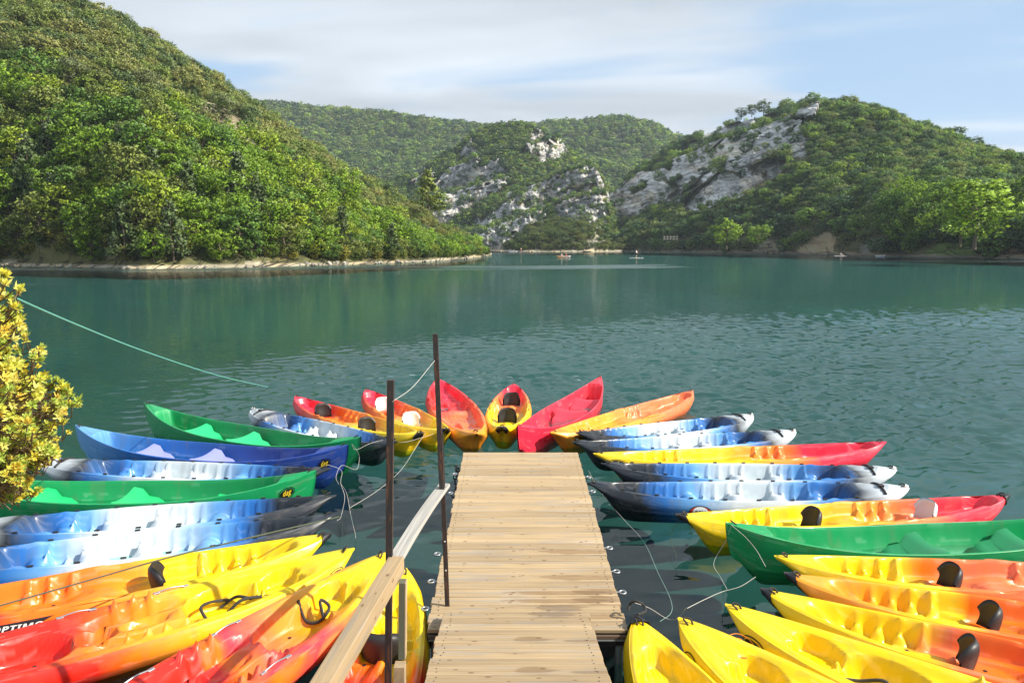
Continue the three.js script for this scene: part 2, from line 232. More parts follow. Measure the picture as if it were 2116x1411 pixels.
// ---------------------------------------------------------------- foliage
function crownGeo(seed, clumps, leaves, size, spread, shape) {          // many leaf-sized faces in clumps through the crown's volume; unit crown about 1 wide, 1 tall
  const r = rng(seed), n = clumps * leaves, p = new Float32Array(n * 12), nm = new Float32Array(n * 12), id = new Uint32Array(n * 6), c = V(), q = V(), u = V(), w = V(), f = V();
  let k = 0;
  for (let i = 0; i < clumps; i++) {
    shape(r, c); const cr = spread * (0.6 + 0.8 * r());
    for (let j = 0; j < leaves; j++, k++) {
      do q.set(r() * 2 - 1, r() * 2 - 1, r() * 2 - 1); while (q.lengthSq() > 1); f.copy(q).normalize();
      q.multiplyScalar(cr); q.y *= 0.7; q.add(c);
      u.set(r() - 0.5, (r() - 0.5) * 0.7, r() - 0.5).normalize(); w.set(r() - 0.5, r() - 0.5, r() - 0.5).cross(u).normalize(); const s = size * (0.55 + 0.9 * r());
      const pts = [[-1, -0.1], [0, -0.55], [1, 0.1], [0, 0.55]];
      f.multiplyScalar(0.9).addScaledVector(q.clone().setY(q.y - 0.4).normalize(), 0.9); f.y += 0.1; const fn = w.clone().cross(u); if (fn.dot(f) < 0) fn.negate(); f.normalize().multiplyScalar(0.85).addScaledVector(fn, 0.25).normalize();
      for (let m = 0; m < 4; m++) { const o = k * 12 + m * 3; p[o] = q.x + (u.x * pts[m][0] + w.x * pts[m][1]) * s; p[o + 1] = q.y + (u.y * pts[m][0] + w.y * pts[m][1]) * s; p[o + 2] = q.z + (u.z * pts[m][0] + w.z * pts[m][1]) * s; nm[o] = f.x; nm[o + 1] = f.y; nm[o + 2] = f.z; }
      id.set([k * 4, k * 4 + 1, k * 4 + 2, k * 4, k * 4 + 2, k * 4 + 3], k * 6);
    }
  }
  const g = new THREE.BufferGeometry(); g.setAttribute('position', new THREE.BufferAttribute(p, 3)); g.setAttribute('normal', new THREE.BufferAttribute(nm, 3)); g.setIndex(new THREE.BufferAttribute(id, 1)); return g;
}
const oval = (lo, hi, wide, lean = 0) => (r, c) => { let t; do { c.set(r() * 2 - 1, r() * 2 - 1, r() * 2 - 1); t = c.lengthSq(); } while (t > 1 || t < 0.3); c.x *= wide * (1 + 0.25 * c.y); c.z *= wide; c.y = lerp(lo, hi, c.y * 0.5 + 0.5); c.x += lean * c.y; };
const cone = (lo, hi, wide) => (r, c) => { const t = Math.pow(r(), 1.3), a = r() * 6.28, R = wide * (1 - t * 0.92) * Math.sqrt(0.25 + 0.75 * r()) * (0.75 + 0.5 * Math.abs(Math.sin(t * 22))); c.set(Math.cos(a) * R, lerp(lo, hi, t), Math.sin(a) * R); };
const parasol = (r, c) => { const a = r() * 6.28, R = 0.5 * Math.sqrt(r()); c.set(Math.cos(a) * R, 0.82 + 0.1 * r() - 0.5 * R * R, Math.sin(a) * R); };
const leafMat = (r, g, b) => phys({ color: lin(r, g, b), roughness: 0.9, transmission: 0.42, thickness: 0, side: THREE.DoubleSide, specularIntensity: 0.3 });
const BARK = std({ color: lin(0.12, 0.09, 0.065), roughness: 1 }), PALEBARK = std({ color: lin(0.32, 0.28, 0.22), roughness: 1 });
function trunkGeo(seed, h, r0, limbs, top) {
  const r = rng(seed), parts = [], pts = []; for (let i = 0; i <= 4; i++) pts.push(V((r() - 0.5) * 0.06 * i * 0.5, h * i / 4, (r() - 0.5) * 0.06 * i * 0.5)); pts[0].y = -0.12;
  const tp = (pp, ra, rb) => { const g = tube(pp, 1, 6, 5), P = g.attributes.position, c = new THREE.CatmullRomCurve3(pp, false, 'centripetal'); for (let i = 0; i < P.count; i++) { const k = Math.floor(i / 6) / 6, o = c.getPointAt(Math.min(1, k)), s = lerp(ra, rb, k); P.setXYZ(i, o.x + (P.getX(i) - o.x) * s, o.y + (P.getY(i) - o.y) * s, o.z + (P.getZ(i) - o.z) * s); } return g; };
  parts.push(tp(pts, r0, r0 * 0.35));
  for (let i = 0; i < limbs; i++) { const b = pts[0].clone().lerp(pts[4], 0.45 + 0.5 * r()), a = r() * 6.28, l = top * (0.25 + 0.25 * r()); parts.push(tp([b, V(b.x + Math.cos(a) * l * 0.5, b.y + l * 0.45, b.z + Math.sin(a) * l * 0.5), V(b.x + Math.cos(a) * l, b.y + l * 0.8, b.z + Math.sin(a) * l)], r0 * 0.4, r0 * 0.12)); }
  return merge(parts);
}
const KIND = {
  broad: [0, 1, 2].map((i) => ({ crown: crownGeo(11 + i, 76, 31, 0.027, 0.10, oval(0.08, 0.97, 0.42, (i - 1) * 0.08)), trunk: trunkGeo(21 + i, 0.6, 0.025, 5, 0.8), bark: BARK })),
  round: [0, 1].map((i) => ({ crown: crownGeo(31 + i, 66, 29, 0.03, 0.12, oval(0.06, 0.92, 0.52)), trunk: trunkGeo(41 + i, 0.45, 0.03, 4, 0.8), bark: BARK })),
  pine: [0, 1].map((i) => ({ crown: crownGeo(51 + i, 66, 26, 0.03, 0.075, cone(0.12, 1, 0.3)), trunk: trunkGeo(61 + i, 0.95, 0.02, 3, 0.4), bark: BARK })),
  umbrella: [{ crown: crownGeo(71, 44, 30, 0.03, 0.09, parasol), trunk: trunkGeo(72, 0.78, 0.02, 6, 0.6), bark: BARK }],
};
const G_ = [leafMat(0.25, 0.42, 0.03), leafMat(0.32, 0.5, 0.035), leafMat(0.17, 0.32, 0.05), leafMat(0.29, 0.36, 0.07), leafMat(0.32, 0.34, 0.10), leafMat(0.15, 0.22, 0.075), leafMat(0.38, 0.5, 0.04), leafMat(0.24, 0.29, 0.12)];
function tree(kind, v, pos, h, wide, turn, mat, label, category, group) {
  const k = KIND[kind][v % KIND[kind].length], t = thing({ broad: 'broadleaf_tree', round: 'rounded_shrub', pine: 'pine_tree', umbrella: 'umbrella_pine' }[kind], label, category, pos, turn, group);
  mesh('trunk', k.trunk, k.bark, t); mesh('crown', k.crown, mat, t); t.scale.set(h * wide, h, h * wide); return t;
}
// scatter: positions on a hill
function scatter(H, n, seed, px, tr, sizeAt, keep) {
  const r = rng(seed), out = [], cells = {}, a0 = Math.atan2((px[0] - CX) / F, 1), a1 = Math.atan2((px[1] - CX) / F, 1);
  for (let i = 0; i < n; i++) { const a = lerp(a0, a1, r()), t = lerp(tr[0], tr[1], r()), rnd = r(), q = H.at(a, t); if ((q.w && !(q.seat && rnd < 0.25) && rnd > 0.045) || q.p[1] < (H.dry ?? 0.6)) continue; { const z2 = sizeAt(t, 0.4, q.p); if (!q.w && H.rock(q.p[0], q.p[1] + z2 * 0.75, q.p[2]) && rnd > 0.04) continue; } if (keep && !keep(q, a, t, rnd)) continue; const sz = sizeAt(t, r(), q.p), md = sz * (H.gap ?? 0.4), ck = Math.floor(q.p[0] / 3) + ',' + Math.floor(q.p[2] / 3); let bad = false; for (let dx = -1; dx <= 1 && !bad; dx++) for (let dz = -1; dz <= 1 && !bad; dz++) for (const o of cells[(Math.floor(q.p[0] / 3) + dx) + ',' + (Math.floor(q.p[2] / 3) + dz)] || []) if (Math.hypot(o[0] - q.p[0], o[2] - q.p[2]) < md) { bad = true; break; } if (bad) continue; (cells[ck] ??= []).push(q.p);
    out.push({ p: V(...q.p), t, a, s: sz, c: r(), k: r(), rot: r() * 6.28, d: Math.hypot(q.p[0], q.p[2]) }); }
  return out;
}
function wood(name, label, geos, spots, colorOf, squash = 1) {
  geos.forEach((g, gi) => {
    const mine = spots.filter((s, i) => i % geos.length === gi), im = new THREE.InstancedMesh(g, WHITELEAF, mine.length), m = new THREE.Matrix4(), q = new THREE.Quaternion();
    mine.forEach((s, i) => { q.setFromAxisAngle(V(0, 1, 0), s.rot); m.compose(V(s.p.x, s.p.y - 0.12 * s.s, s.p.z), q, V(s.s * (s.w ?? 1.05), s.s * squash * (s.hh ?? 1), s.s * (s.w ?? 1.05))); im.setMatrixAt(i, m); im.setColorAt(i, colorOf(s)); });
    im.name = numbered(name); im.castShadow = im.receiveShadow = true; scene.add(tag(im, label, 'woodland', null, 'stuff'));
  });
}
const WHITELEAF = phys({ color: 0xffffff, roughness: 0.9, transmission: 0.42, thickness: 0, side: THREE.DoubleSide, specularIntensity: 0.3 });
const mixC = (list, k, j) => { const c = list[Math.floor(k * list.length) % list.length]; return lin(c[0] * (0.75 + 0.5 * j), c[1] * (0.78 + 0.45 * j), c[2] * (0.75 + 0.5 * j)); };
const FARCROWN = [0, 1].map((i) => crownGeo(81 + i, 28, 15, 0.07, 0.16, oval(0.1, 0.95, 0.4)));
const MIDCROWN = [0, 1].map((i) => crownGeo(85 + i, 56, 24, 0.037, 0.125, oval(0.05, 0.95, 0.45)));
{
  const low = [[0.25, 0.42, 0.03], [0.32, 0.5, 0.035], [0.17, 0.31, 0.05], [0.32, 0.42, 0.05]], high = [[0.29, 0.36, 0.08], [0.32, 0.35, 0.10], [0.15, 0.23, 0.075], [0.26, 0.36, 0.07], [0.36, 0.37, 0.10]];
  const spots = scatter(LEFT, 10000, 101, [-420, 1014], [0.02, 1.12], (t, k, p) => (t < 0.35 ? 4.2 + 3.8 * k : 2.6 + 3.2 * k * k) * (p[0] > -30 ? 0.62 : 1) * (p[0] > -18 ? 0.8 : 1), (q, a, t, r) => r > 0.02 && !(t < 0.06 && r < 0.25));
  for (const s of spots) { const p = proj(s.p.x, s.p.y + s.s * 0.5, s.p.z); s.show = p[0] > -20 && p[0] < 1040 && p[1] > -30 ? s.s / s.d * (s.t < 0.12 ? 2.2 : 1) : 0; s.px = p; }
  spots.sort((a, b) => b.show - a.show);
  const toneOf = (m) => ['leafy green', 'bright green', 'deep green', 'olive', 'yellowish olive', 'dark grey-green', 'yellow-green', 'greyish olive'][G_.indexOf(m)];
  const near = spots.slice(0, 235), rest = spots.slice(235);
  near.forEach((s, i) => {
    const lowT = s.t < 0.4, kind = s.k < 0.1 ? 'pine' : lowT && s.s > 4 ? 'broad' : 'round', mat = kind === 'pine' ? G_[5] : lowT ? G_[[0, 1, 0, 2, 6, 3][Math.floor(s.c * 6)]] : G_[[3, 4, 7, 5, 6, 0][Math.floor(s.c * 6)]];
    tree(kind, i, s.p, s.s * (kind === 'pine' ? 1.25 : 1), kind === 'round' ? 1.15 : kind === 'pine' ? 0.9 : 0.9 + 0.3 * s.k, s.rot, mat,
      (s.t < 0.1 ? 'waterside ' : s.t > 0.55 ? 'upslope ' : 'mid-slope ') + toneOf(mat) + { broad: ' broadleaf tree', round: ' rounded tree', pine: ' pointed pine' }[kind] + (s.px[0] < 330 ? ' in the left third' : s.px[0] < 680 ? ' in the middle' : ' toward the tip') + ' of the left hillside', 'tree', { broad: 'broadleaf trees on the left hillside', round: 'rounded trees on the left hillside', pine: 'pines on the left hillside' }[kind]);
  });
  wood('left_hill_woodland', 'sunlit green and olive wood covering the steep left hillside', MIDCROWN, rest, (s) => mixC(s.t < 0.35 + 0.15 * s.k ? low : high, s.k, s.c), 0.95);
}
{ const u = scatter(LEFT, 4200, 131, [-420, 1012], [0.03, 0.22], (t, k) => 1.3 + 1.6 * k, null); wood('left_shore_undergrowth', 'low bushes along the foot of the left hillside', MIDCROWN, u, (s) => mixC([[0.16, 0.24, 0.03], [0.24, 0.28, 0.04], [0.10, 0.16, 0.035], [0.36, 0.34, 0.04]], s.k, s.c), 0.9); }
tree('pine', 0, at(885, 446, 178), 10.5, 1.25, 1, G_[3], 'tall lone pine standing out at the foot of the left hill, before the grey cliff', 'tree');
{
  const pal = [[0.10, 0.19, 0.085], [0.12, 0.22, 0.08], [0.21, 0.36, 0.08], [0.26, 0.42, 0.08], [0.14, 0.24, 0.09], [0.31, 0.38, 0.11], [0.25, 0.32, 0.11], [0.36, 0.52, 0.08]];
  const spots = scatter(RIGHT, 28000, 102, [1215, 2420], [0.015, 1.1], (t, k) => 2.7 + 4 * k * k * k + (t < 0.12 ? 2.2 : 0), (q, a, t, r) => r > 0.03 && !(t < 0.05 && r < 0.3));
  wood('right_hill_woodland', 'dark green wood and scrub over the right hill around its grey cliffs', MIDCROWN, spots, (s) => mixC(pal, s.k, s.c), 0.9);
  const fs = scatter(FARH, 15000, 103, [380, 1500], [0.25, 1.06], (t, k) => 5 + 4 * k);
  wood('far_ridge_woodland', 'hazy green forest over the distant ridge', FARCROWN, fs, (s) => mixC(pal, s.k, s.c), 0.85);
  const ms = scatter(MID, 13000, 104, [780, 1290], [0.02, 1.06], (t, k) => 2.4 + 2.8 * k);
  wood('cliff_hill_woodland', 'dark green scrub over the hill behind the grey cliffs', FARCROWN, ms, (s) => mixC(pal, s.k, s.c), 0.9);
  const rs = scatter(RIB, 11000, 105, [905, 1285], [0.02, 1.05], (t, k) => 1.8 + 2.2 * k);
  wood('cliff_spur_woodland', 'dark scrub on the ledges of the grey cliff spur', FARCROWN, rs, (s) => mixC(pal, s.k, s.c), 0.9);
  const cs = scatter(CAPE, 900, 106, [1040, 1282], [0.06, 1.1], (t, k) => 2.2 + 2.2 * k);
  wood('promontory_woodland', 'bushy green wood covering the small promontory', MIDCROWN, cs, (s) => mixC([[0.17, 0.24, 0.05], [0.11, 0.17, 0.05], [0.21, 0.25, 0.06]], s.k, s.c), 0.9);
  // trees on the near right bank, each its own
  const rb = scatter({ ...RIGHT, gap: 0.3 }, 3000, 107, [1800, 2260], [0.015, 0.3], (t, k) => 6.5 + 4 * k), list = [];
  for (const s of rb) { const p = proj(s.p.x, s.p.y, s.p.z); if (p[0] < 1830 || p[0] > 2150 || p[1] < 430) continue; if (p[0] > 1895 && p[0] < 2035 && p[1] > 500) continue; if (list.every((o) => o.p.distanceTo(s.p) > 3.4)) list.push(s); if (list.length > 46) break; }
  const toneRight = ['leafy green', 'bright green', 'deep green'];
  list.forEach((s, i) => tree(s.k < 0.2 ? 'round' : 'broad', i, s.p, s.s, 0.95 + 0.3 * s.c, s.rot, G_[[2, 0, 1, 2, 0, 0, 1][i % 7]], (s.s > 8.6 ? 'tall ' : 'smaller ') + toneRight[[2, 0, 1, 2, 0, 0, 1][i % 7]] + ' broadleaf tree on the right-hand shore, ' + (proj(s.p.x, s.p.y, s.p.z)[0] < 1930 ? 'left end of the grove' : proj(s.p.x, s.p.y, s.p.z)[0] < 2040 ? 'middle of the grove' : 'at the picture edge'), 'tree', 'trees along the right-hand shore'));
  for (const [x, y, d, h, w] of [[2015, 500, 172, 12.5, 1.3], [1985, 498, 180, 10, 1.2]]) tree('broad', 1, at(x, y, d), h, w, 2, G_[x > 2000 ? 1 : 0], x > 2000 ? 'tallest bright yellow-green tree on the right-hand shore' : 'smaller bright tree left of the tallest one on the right-hand shore', 'tree');
  const up = [[1533, 244, 386, 5.5], [1554, 239, 384, 5.5], [1578, 236, 382, 7]];
  up.forEach(([x, y, d, h], i) => tree('broad', i, at(x, y, d), h, 1.25, i * 2, G_[5], ['leftmost of the three dark trees on the skyline above the right cliff', 'middle one of the three dark trees on the skyline above the right cliff', 'rightmost of the three dark trees on the skyline above the right cliff'][i], 'tree'));
  tree('broad', 2, at(1502, 508, 262), 9.5, 1.25, 1, G_[1], 'bright green tree standing out at the dark foot of the right hill', 'tree');
  tree('broad', 0, at(1566, 508, 255), 7.5, 1.2, 3, G_[0], 'green tree left of the scree at the foot of the right hill', 'tree');
  tree('umbrella', 0, at(1640, 490, 284), 13, 1.1, 4, G_[2], 'spreading pine with visible trunk above the scree on the right-hand shore', 'tree');
}
// bare snags on the left hill
for (const [x, y, d, h, label] of [[22, 205, 168, 9, 'bare pale dead tree low at the left edge of the left hillside'], [64, 105, 185, 8, 'bare pale dead tree standing higher up the left hillside']]) {
  const t = thing('dead_tree', label, 'tree', at(x, y, d)); mesh('trunk', trunkGeo(91 + x, 0.98, 0.022, 9, 0.85).scale(h, h, h), PALEBARK, t);
}
// shore boulders below the left hill
{
  const r = rng(77), geos = [0, 1, 2].map((s) => { const g = new THREE.IcosahedronGeometry(1, 2), P = g.attributes.position; for (let i = 0; i < P.count; i++) { const x = P.getX(i), y = P.getY(i), z = P.getZ(i), k = 1 + 0.5 * fbm(x * 1.3 + s * 9, y * 1.3, z * 1.3, 3); P.setXYZ(i, x * k * 1.3, y * k * 0.75, z * k); } g.computeVertexNormals(); return g; });
  const mats = [[0.27, 0.24, 0.19], [0.34, 0.31, 0.26], [0.2, 0.18, 0.15]].map((c) => std({ color: lin(...c), roughness: 0.95 }));
  for (let i = 0; i < 84; i++) {
    const px = i < 50 ? lerp(0, 1000, r()) : lerp(640, 1005, r()), a = Math.atan2((px - CX) / F, 1), rs = lookup(LEFT.shore, a) + 1.5 * fbm(a * 60, 3, 0, 3) - 0.5 + 4 * r() * r(), s = 0.14 + 0.55 * r() * r() * r();
    const m = mesh('shore_rock', geos[i % 3], mats[Math.floor(r() * 3)]); m.position.set(Math.sin(a) * rs, 0.1 + 0.15 * r(), -Math.cos(a) * rs); m.scale.setScalar(s); m.rotation.set(r(), r() * 6, r());
    tag(m, 'pale limestone rock on the waterline of the left shore', 'rock', 'rocks along the left shore');
  }
}

// ---------------------------------------------------------------- boats
const pit = (x, z, cx, cz, rx, rz, dep, e = 0.2, n = 2.6) => { const r = Math.pow(Math.pow(Math.abs((x - cx) / rx), n) + Math.pow(Math.abs((z - cz) / rz), n), 1 / n); return r > 1 + e ? 0 : dep * (1 - sm(1 - e, 1 + e, r)); };
const SHAPES = {
  tandem: { L: 3.75, B: 0.36, b: (s) => Math.pow(1 - Math.pow(Math.abs(s), 2.3), 0.78), g: (s) => 0.24 + 0.10 * Math.pow(Math.abs(s), 3), k: (s) => -0.1 + 0.37 * Math.pow(sm(0.72, 1.02, Math.abs(s)), 1.6) },
  duo: { L: 3.75, B: 0.39, b: (s) => Math.pow(1 - Math.pow(Math.abs(s), 2.4), 0.76), g: (s) => 0.24 + 0.12 * Math.pow(Math.abs(s), 3), k: (s) => -0.1 + 0.4 * Math.pow(sm(0.72, 1.02, Math.abs(s)), 1.6) },
  family: { L: 3.7, B: 0.36, b: (s) => Math.pow(1 - Math.pow(Math.abs(s), 2.1), s < 0 ? 0.62 : 0.85), g: (s) => 0.25 + (s > 0 ? 0.09 : 0.05) * Math.pow(Math.abs(s), 3), k: (s) => -0.1 + (s > 0 ? 0.39 : 0.34) * Math.pow(sm(0.66, 1.02, Math.abs(s)), 1.7) },
  canoe: { L: 4.45, B: 0.41, b: (s) => Math.pow(1 - Math.pow(Math.abs(s), 2.0), 0.85), g: (s) => 0.27 + 0.24 * Math.pow(Math.abs(s), 2.8), k: (s) => -0.1 + 0.24 * Math.pow(sm(0.8, 1.01, Math.abs(s)), 1.8) },
};
const ribs = (x, a, b, n, p = 0.42) => { if (x < a || x > b) return 0; const q = (x - a) / (b - a) * n, f = q - Math.floor(q); return sm(0, 0.1, f) * (1 - sm(p, p + 0.12, f)); };
function deckDrop(type, x, z, d, s) {             // how far the deck lies below the rim; d = metres from the edge
  const az = Math.abs(z);
  if (type === 'duo') {                            // big round wells, a console with two pits, short rows of foot rests
    const env = sm(-1.6, -1.35, x) * (1 - sm(1.28, 1.55, x)), lim = sm(0.045, 0.075, d);
    let y = 0.05 * env * sm(0.04, 0.16, d);
    const heart = Math.max(pit(x, z, 1.2, 0.07, 0.17, 0.1, 0.15, 0.14, 2), pit(x, z, 1.2, -0.07, 0.17, 0.1, 0.15, 0.14, 2)), seat = Math.max(pit(x, z, 0.74, 0, 0.3, 0.225, 0.205, 0.14, 2.3), pit(x, z, -0.62, 0, 0.3, 0.225, 0.205, 0.14, 2.3)), legs = Math.max(pit(x, az, 0.12, 0.185, 0.36, 0.075, 0.16, 0.25), pit(x, az, -1.18, 0.16, 0.2, 0.07, 0.14, 0.25));
    y = Math.max(y, heart * lim, seat * lim, legs * lim, pit(x, z, 0.16, 0, 0.17, 0.075, 0.10, 0.2, 2), pit(x, z, -0.17, 0, 0.13, 0.11, 0.15, 0.16, 2), pit(x, z, -0.17, 0.01, 0.055, 0.045, 0.19, 0.2, 2));
    y -= 0.045 * pit(x, z, 0.5, 0, 0.12, 0.05, 1, 0.6, 2) + 0.045 * pit(x, z, -0.4, 0, 0.1, 0.05, 1, 0.6, 2);
    y -= 0.07 * Math.max(ribs(x, -0.02, 0.36, 3, 0.3), ribs(x, -1.32, -1.04, 2, 0.3)) * sm(0.05, 0.08, d) * (1 - sm(0.13, 0.17, d));
    return y;
  }
  if (type === 'tandem') {
    const env = sm(-1.6, -1.42, x) * (1 - sm(1.33, 1.6, x)), wall = sm(0.035, 0.11, d);
    let y = 0.15 * env * wall;
    const fw = Math.max(pit(x, z, 0.92, 0.125, 0.42, 0.115, 0.185, 0.3), pit(x, z, 0.92, -0.125, 0.42, 0.115, 0.185, 0.3), pit(x, z, -0.42, 0.125, 0.36, 0.115, 0.185, 0.3), pit(x, z, -0.42, -0.125, 0.36, 0.115, 0.185, 0.3));
    const seat = Math.max(pit(x, z, 0.36, 0, 0.27, 0.24, 0.175, 0.25), pit(x, z, -0.98, 0, 0.27, 0.24, 0.175, 0.25));
    const well = Math.max(pit(x, z, -1.52, 0, 0.16, 0.14, 0.13, 0.2), pit(x, z, 1.36, 0, 0.17, 0.1, 0.14, 0.2), pit(x, z, -0.02, 0, 0.09, 0.1, 0.15, 0.2));
    y = Math.max(y, Math.min(fw, fw * sm(0.03, 0.09, d)), seat * sm(0.03, 0.09, d), well);
    y -= 0.035 * pit(x, z, -0.08, 0, 0.2, 0.3, 1, 0.4) + 0.03 * pit(x, z, 0.62, 0, 0.2, 0.05, 1, 0.5) + 0.03 * pit(x, z, -0.7, 0, 0.16, 0.05, 1, 0.5);
    const r = Math.max(ribs(x, 0.72, 1.3, 4), ribs(x, -0.62, -0.16, 3)); y -= 0.075 * r * sm(0.04, 0.08, d) * (1 - sm(0.13, 0.17, d)) * env;
    y += 0.03 * Math.max(pit(x, az, 0.08, 0.335, 0.085, 0.016, 1, 0.3), pit(x, az, -0.02 - 0.55, 0.335, 0.085, 0.016, 1, 0.3));
    if (d < 0.035) y -= 0.006 * sm(0, 0.02, d) ;
    return y;
  }
  if (type === 'family') {
    const env = sm(-1.2, -1.05, x) * (1 - sm(1.42, 1.62, x)); let y = 0.225 * env * sm(0.025, 0.1, d);
    const r = Math.max(ribs(x, 0.74, 1.36, 5, 0.2), ribs(x, -0.02, 0.56, 4, 0.2), ribs(x, -0.8, -0.24, 4, 0.2)); y -= 0.07 * r * sm(0.03, 0.07, d) * (1 - sm(0.13, 0.17, d)) * env;
    for (const c of [0.62, 0.05, -0.42, -0.86]) y -= env * (pit(x, az, c, 0.19, 0.1, 0.07, 0.1, 0.6, 2) + pit(x, z, c, 0, 0.12, 0.12, 0.045, 0.5));
    y -= 0.045 * (1 - sm(-1.2, -1.0, x)) * (1 - (z / 0.35) ** 2) * sm(0.02, 0.12, d) + 0.03 * sm(1.5, 1.7, x) * sm(0.01, 0.06, d);
    y += 0.012 * pit(x, z, -1.42, 0, 0.16, 0.13, 1, 0.08);
    return y;
  }
  const env = 1 - sm(2.225 - 0.52, 2.225 - 0.42, Math.abs(x)); return { env };
}
const geoCache = {};
function boatGeo(type) {
  if (geoCache[type]) return geoCache[type];
  const S = SHAPES[type], NX = 160, half = S.L / 2, ease = (u) => { const q = u * 2 - 1; return Math.sin(q * Math.PI / 2) * 0.35 + q * 0.65; };
  const bw = (s) => Math.max(S.B * S.b(clamp(s, -0.9995, 0.9995)), 0.012);
  const hullPt = (s, v, side) => { const th = v * Math.PI / 2, b = bw(s), g = S.g(s), k = Math.min(S.k(s), g - 0.03), flare = type === 'canoe' ? 0.55 : 0.62; const y = g - (g - k) * Math.pow(Math.sin(th), type === 'canoe' ? 1.1 : 1.2); let z = b * Math.pow(Math.cos(th), flare); if (type !== 'canoe') z += (0.04 * Math.sin(Math.PI * Math.min(1, v / 0.55)) + 0.012 * sm(0.2, 0.24, v) * (1 - sm(0.28, 0.34, v))) * Math.min(1, b * 9); const rake = (type === 'canoe' ? 0.13 : 0.16) * sm(0.75, 1, Math.abs(s)) * Math.pow(v, 1.6) * Math.sign(s); return [s * half - rake, y, z * side]; };
  const deckPt = (s, t) => {
    const b = bw(s), g = S.g(s), z = t * b, d = (1 - Math.abs(t)) * b, x = s * half;
    if (type === 'canoe') { const k = Math.min(S.k(s), g - 0.03), { env } = deckDrop(type, x, z, d, s), ti = clamp(Math.abs(t) * b / Math.max(b - 0.028, 0.001)); const dep = (g - k - 0.035) * Math.pow(1 - Math.pow(ti, 4), 0.8); return [x, g - env * dep + (d < 0.028 ? 0.008 * Math.sin(d / 0.028 * Math.PI) : 0) + (1 - env) * 0.03 * sm(0, 0.08, d), z]; }
    const crown = 0.012 * sm(0, 0.05, d); return [x, g + crown - deckDrop(type, x, z, d, s) * Math.min(1, b / 0.16), z];
  };
  const tt = (v) => { const q = v * 2 - 1; return Math.sign(q) * (1 - Math.pow(1 - Math.abs(q), 1.35)); };
  const deck = gridGeo(NX, 46, (u, v) => deckPt(ease(u), tt(v)), (u, v) => [ease(u) * 0.5 + 0.5, 0.5 + tt(v) * 0.22]);
  { const id = deck.index.array; for (let i = 0; i < id.length; i += 3) { const t = id[i]; id[i] = id[i + 1]; id[i + 1] = t; } deck.computeVertexNormals(); }
  const hull = gridGeo(NX, 26, (u, v) => hullPt(ease(u), 1 - Math.abs(v * 2 - 1), v < 0.5 ? -1 : 1), (u, v) => [ease(u) * 0.5 + 0.5, v < 0.5 ? 0.28 * (v * 2) : 0.72 + 0.28 * ((v - 0.5) * 2)]);
  return geoCache[type] = { deck, hull, hullPt, deckPt, S, half };
}
const DYE = { y: [0.80, 0.54, 0.002], o: [0.80, 0.155, 0.007], r: [0.78, 0.020, 0.010], p: [0.80, 0.035, 0.06], c: [0.85, 0.17, 0.055], lo: [0.80, 0.29, 0.016], K: [0.022, 0.027, 0.036], b: [0.02, 0.14, 0.44], lb: [0.13, 0.33, 0.62], w: [0.52, 0.57, 0.61], G: [0.008, 0.27, 0.085], N: [0.018, 0.055, 0.28], sv: [0.36, 0.40, 0.44], R: [0.80, 0.02, 0.055] };
function dyeTex(stops, mott, seed) {                     // bow at s = +1; rotomoulded plastic: dyes run into one another
  const st = stops.map(([s, c]) => [s, DYE[c]]);
  return tex(768, 192, (u, v) => {
    const s0 = u * 2 - 1, y = v * 1.3, n = fbm(s0 * 3.2 + seed, y * 3.2, seed, 4), bl = noise(s0 * 5 + seed * 3, y * 5, 2), s = s0 + mott * (n * 1.1 + 0.5 * Math.sign(bl) * sm(0.15, 0.5, Math.abs(bl)));
    let c = st[0][1]; for (let i = 0; i < st.length - 1; i++) if (s <= st[i][0] && s >= st[i + 1][0]) { const k = (st[i][0] - s) / (st[i][0] - st[i + 1][0]); c = st[i][1].map((q, m) => lerp(q, st[i + 1][1][m], k)); } if (s < st[st.length - 1][0]) c = st[st.length - 1][1];
    const f = 1 + 0.07 * fbm(s0 * 40, y * 40, 5, 2), sc = sm(0.27, 0.33, fbm(s0 * 10 + seed, y * 130, 3, 2)) * 0.16, dirt = sm(0.16, 0.4, fbm(s0 * 22, y * 16, seed + 9, 4)) * 0.35; return c.map((q, i) => lerp(clamp(q * f + sc * 0.35), [0.16, 0.13, 0.08][i], dirt * 0.5));
  }, true, false);
}
const plasticRough = tex(256, 128, (u, v) => { const k = 0.36 + 0.22 * fbm(u * 40, v * 24, 1, 4) + 0.12 * sm(0.15, 0.4, fbm(u * 12, v * 90, 4, 3)); return [k, k, k]; }, false);
const plastic = (t) => phys({ map: t, roughness: 1, roughnessMap: plasticRough, specularIntensity: 0.9 });
const BLACK = std({ color: lin(0.018, 0.017, 0.018), roughness: 0.5 }), GREYW = std({ color: lin(0.7, 0.68, 0.66), roughness: 0.5 }), STEEL = std({ color: lin(0.45, 0.45, 0.46), roughness: 0.35, metalness: 0.9 }), WEB = std({ color: lin(0.03, 0.028, 0.026), roughness: 0.85 }), ROPEW = std({ color: lin(0.5, 0.48, 0.43), roughness: 0.9 }), HOLE = std({ color: lin(0.02, 0.015, 0.012), roughness: 0.9 });
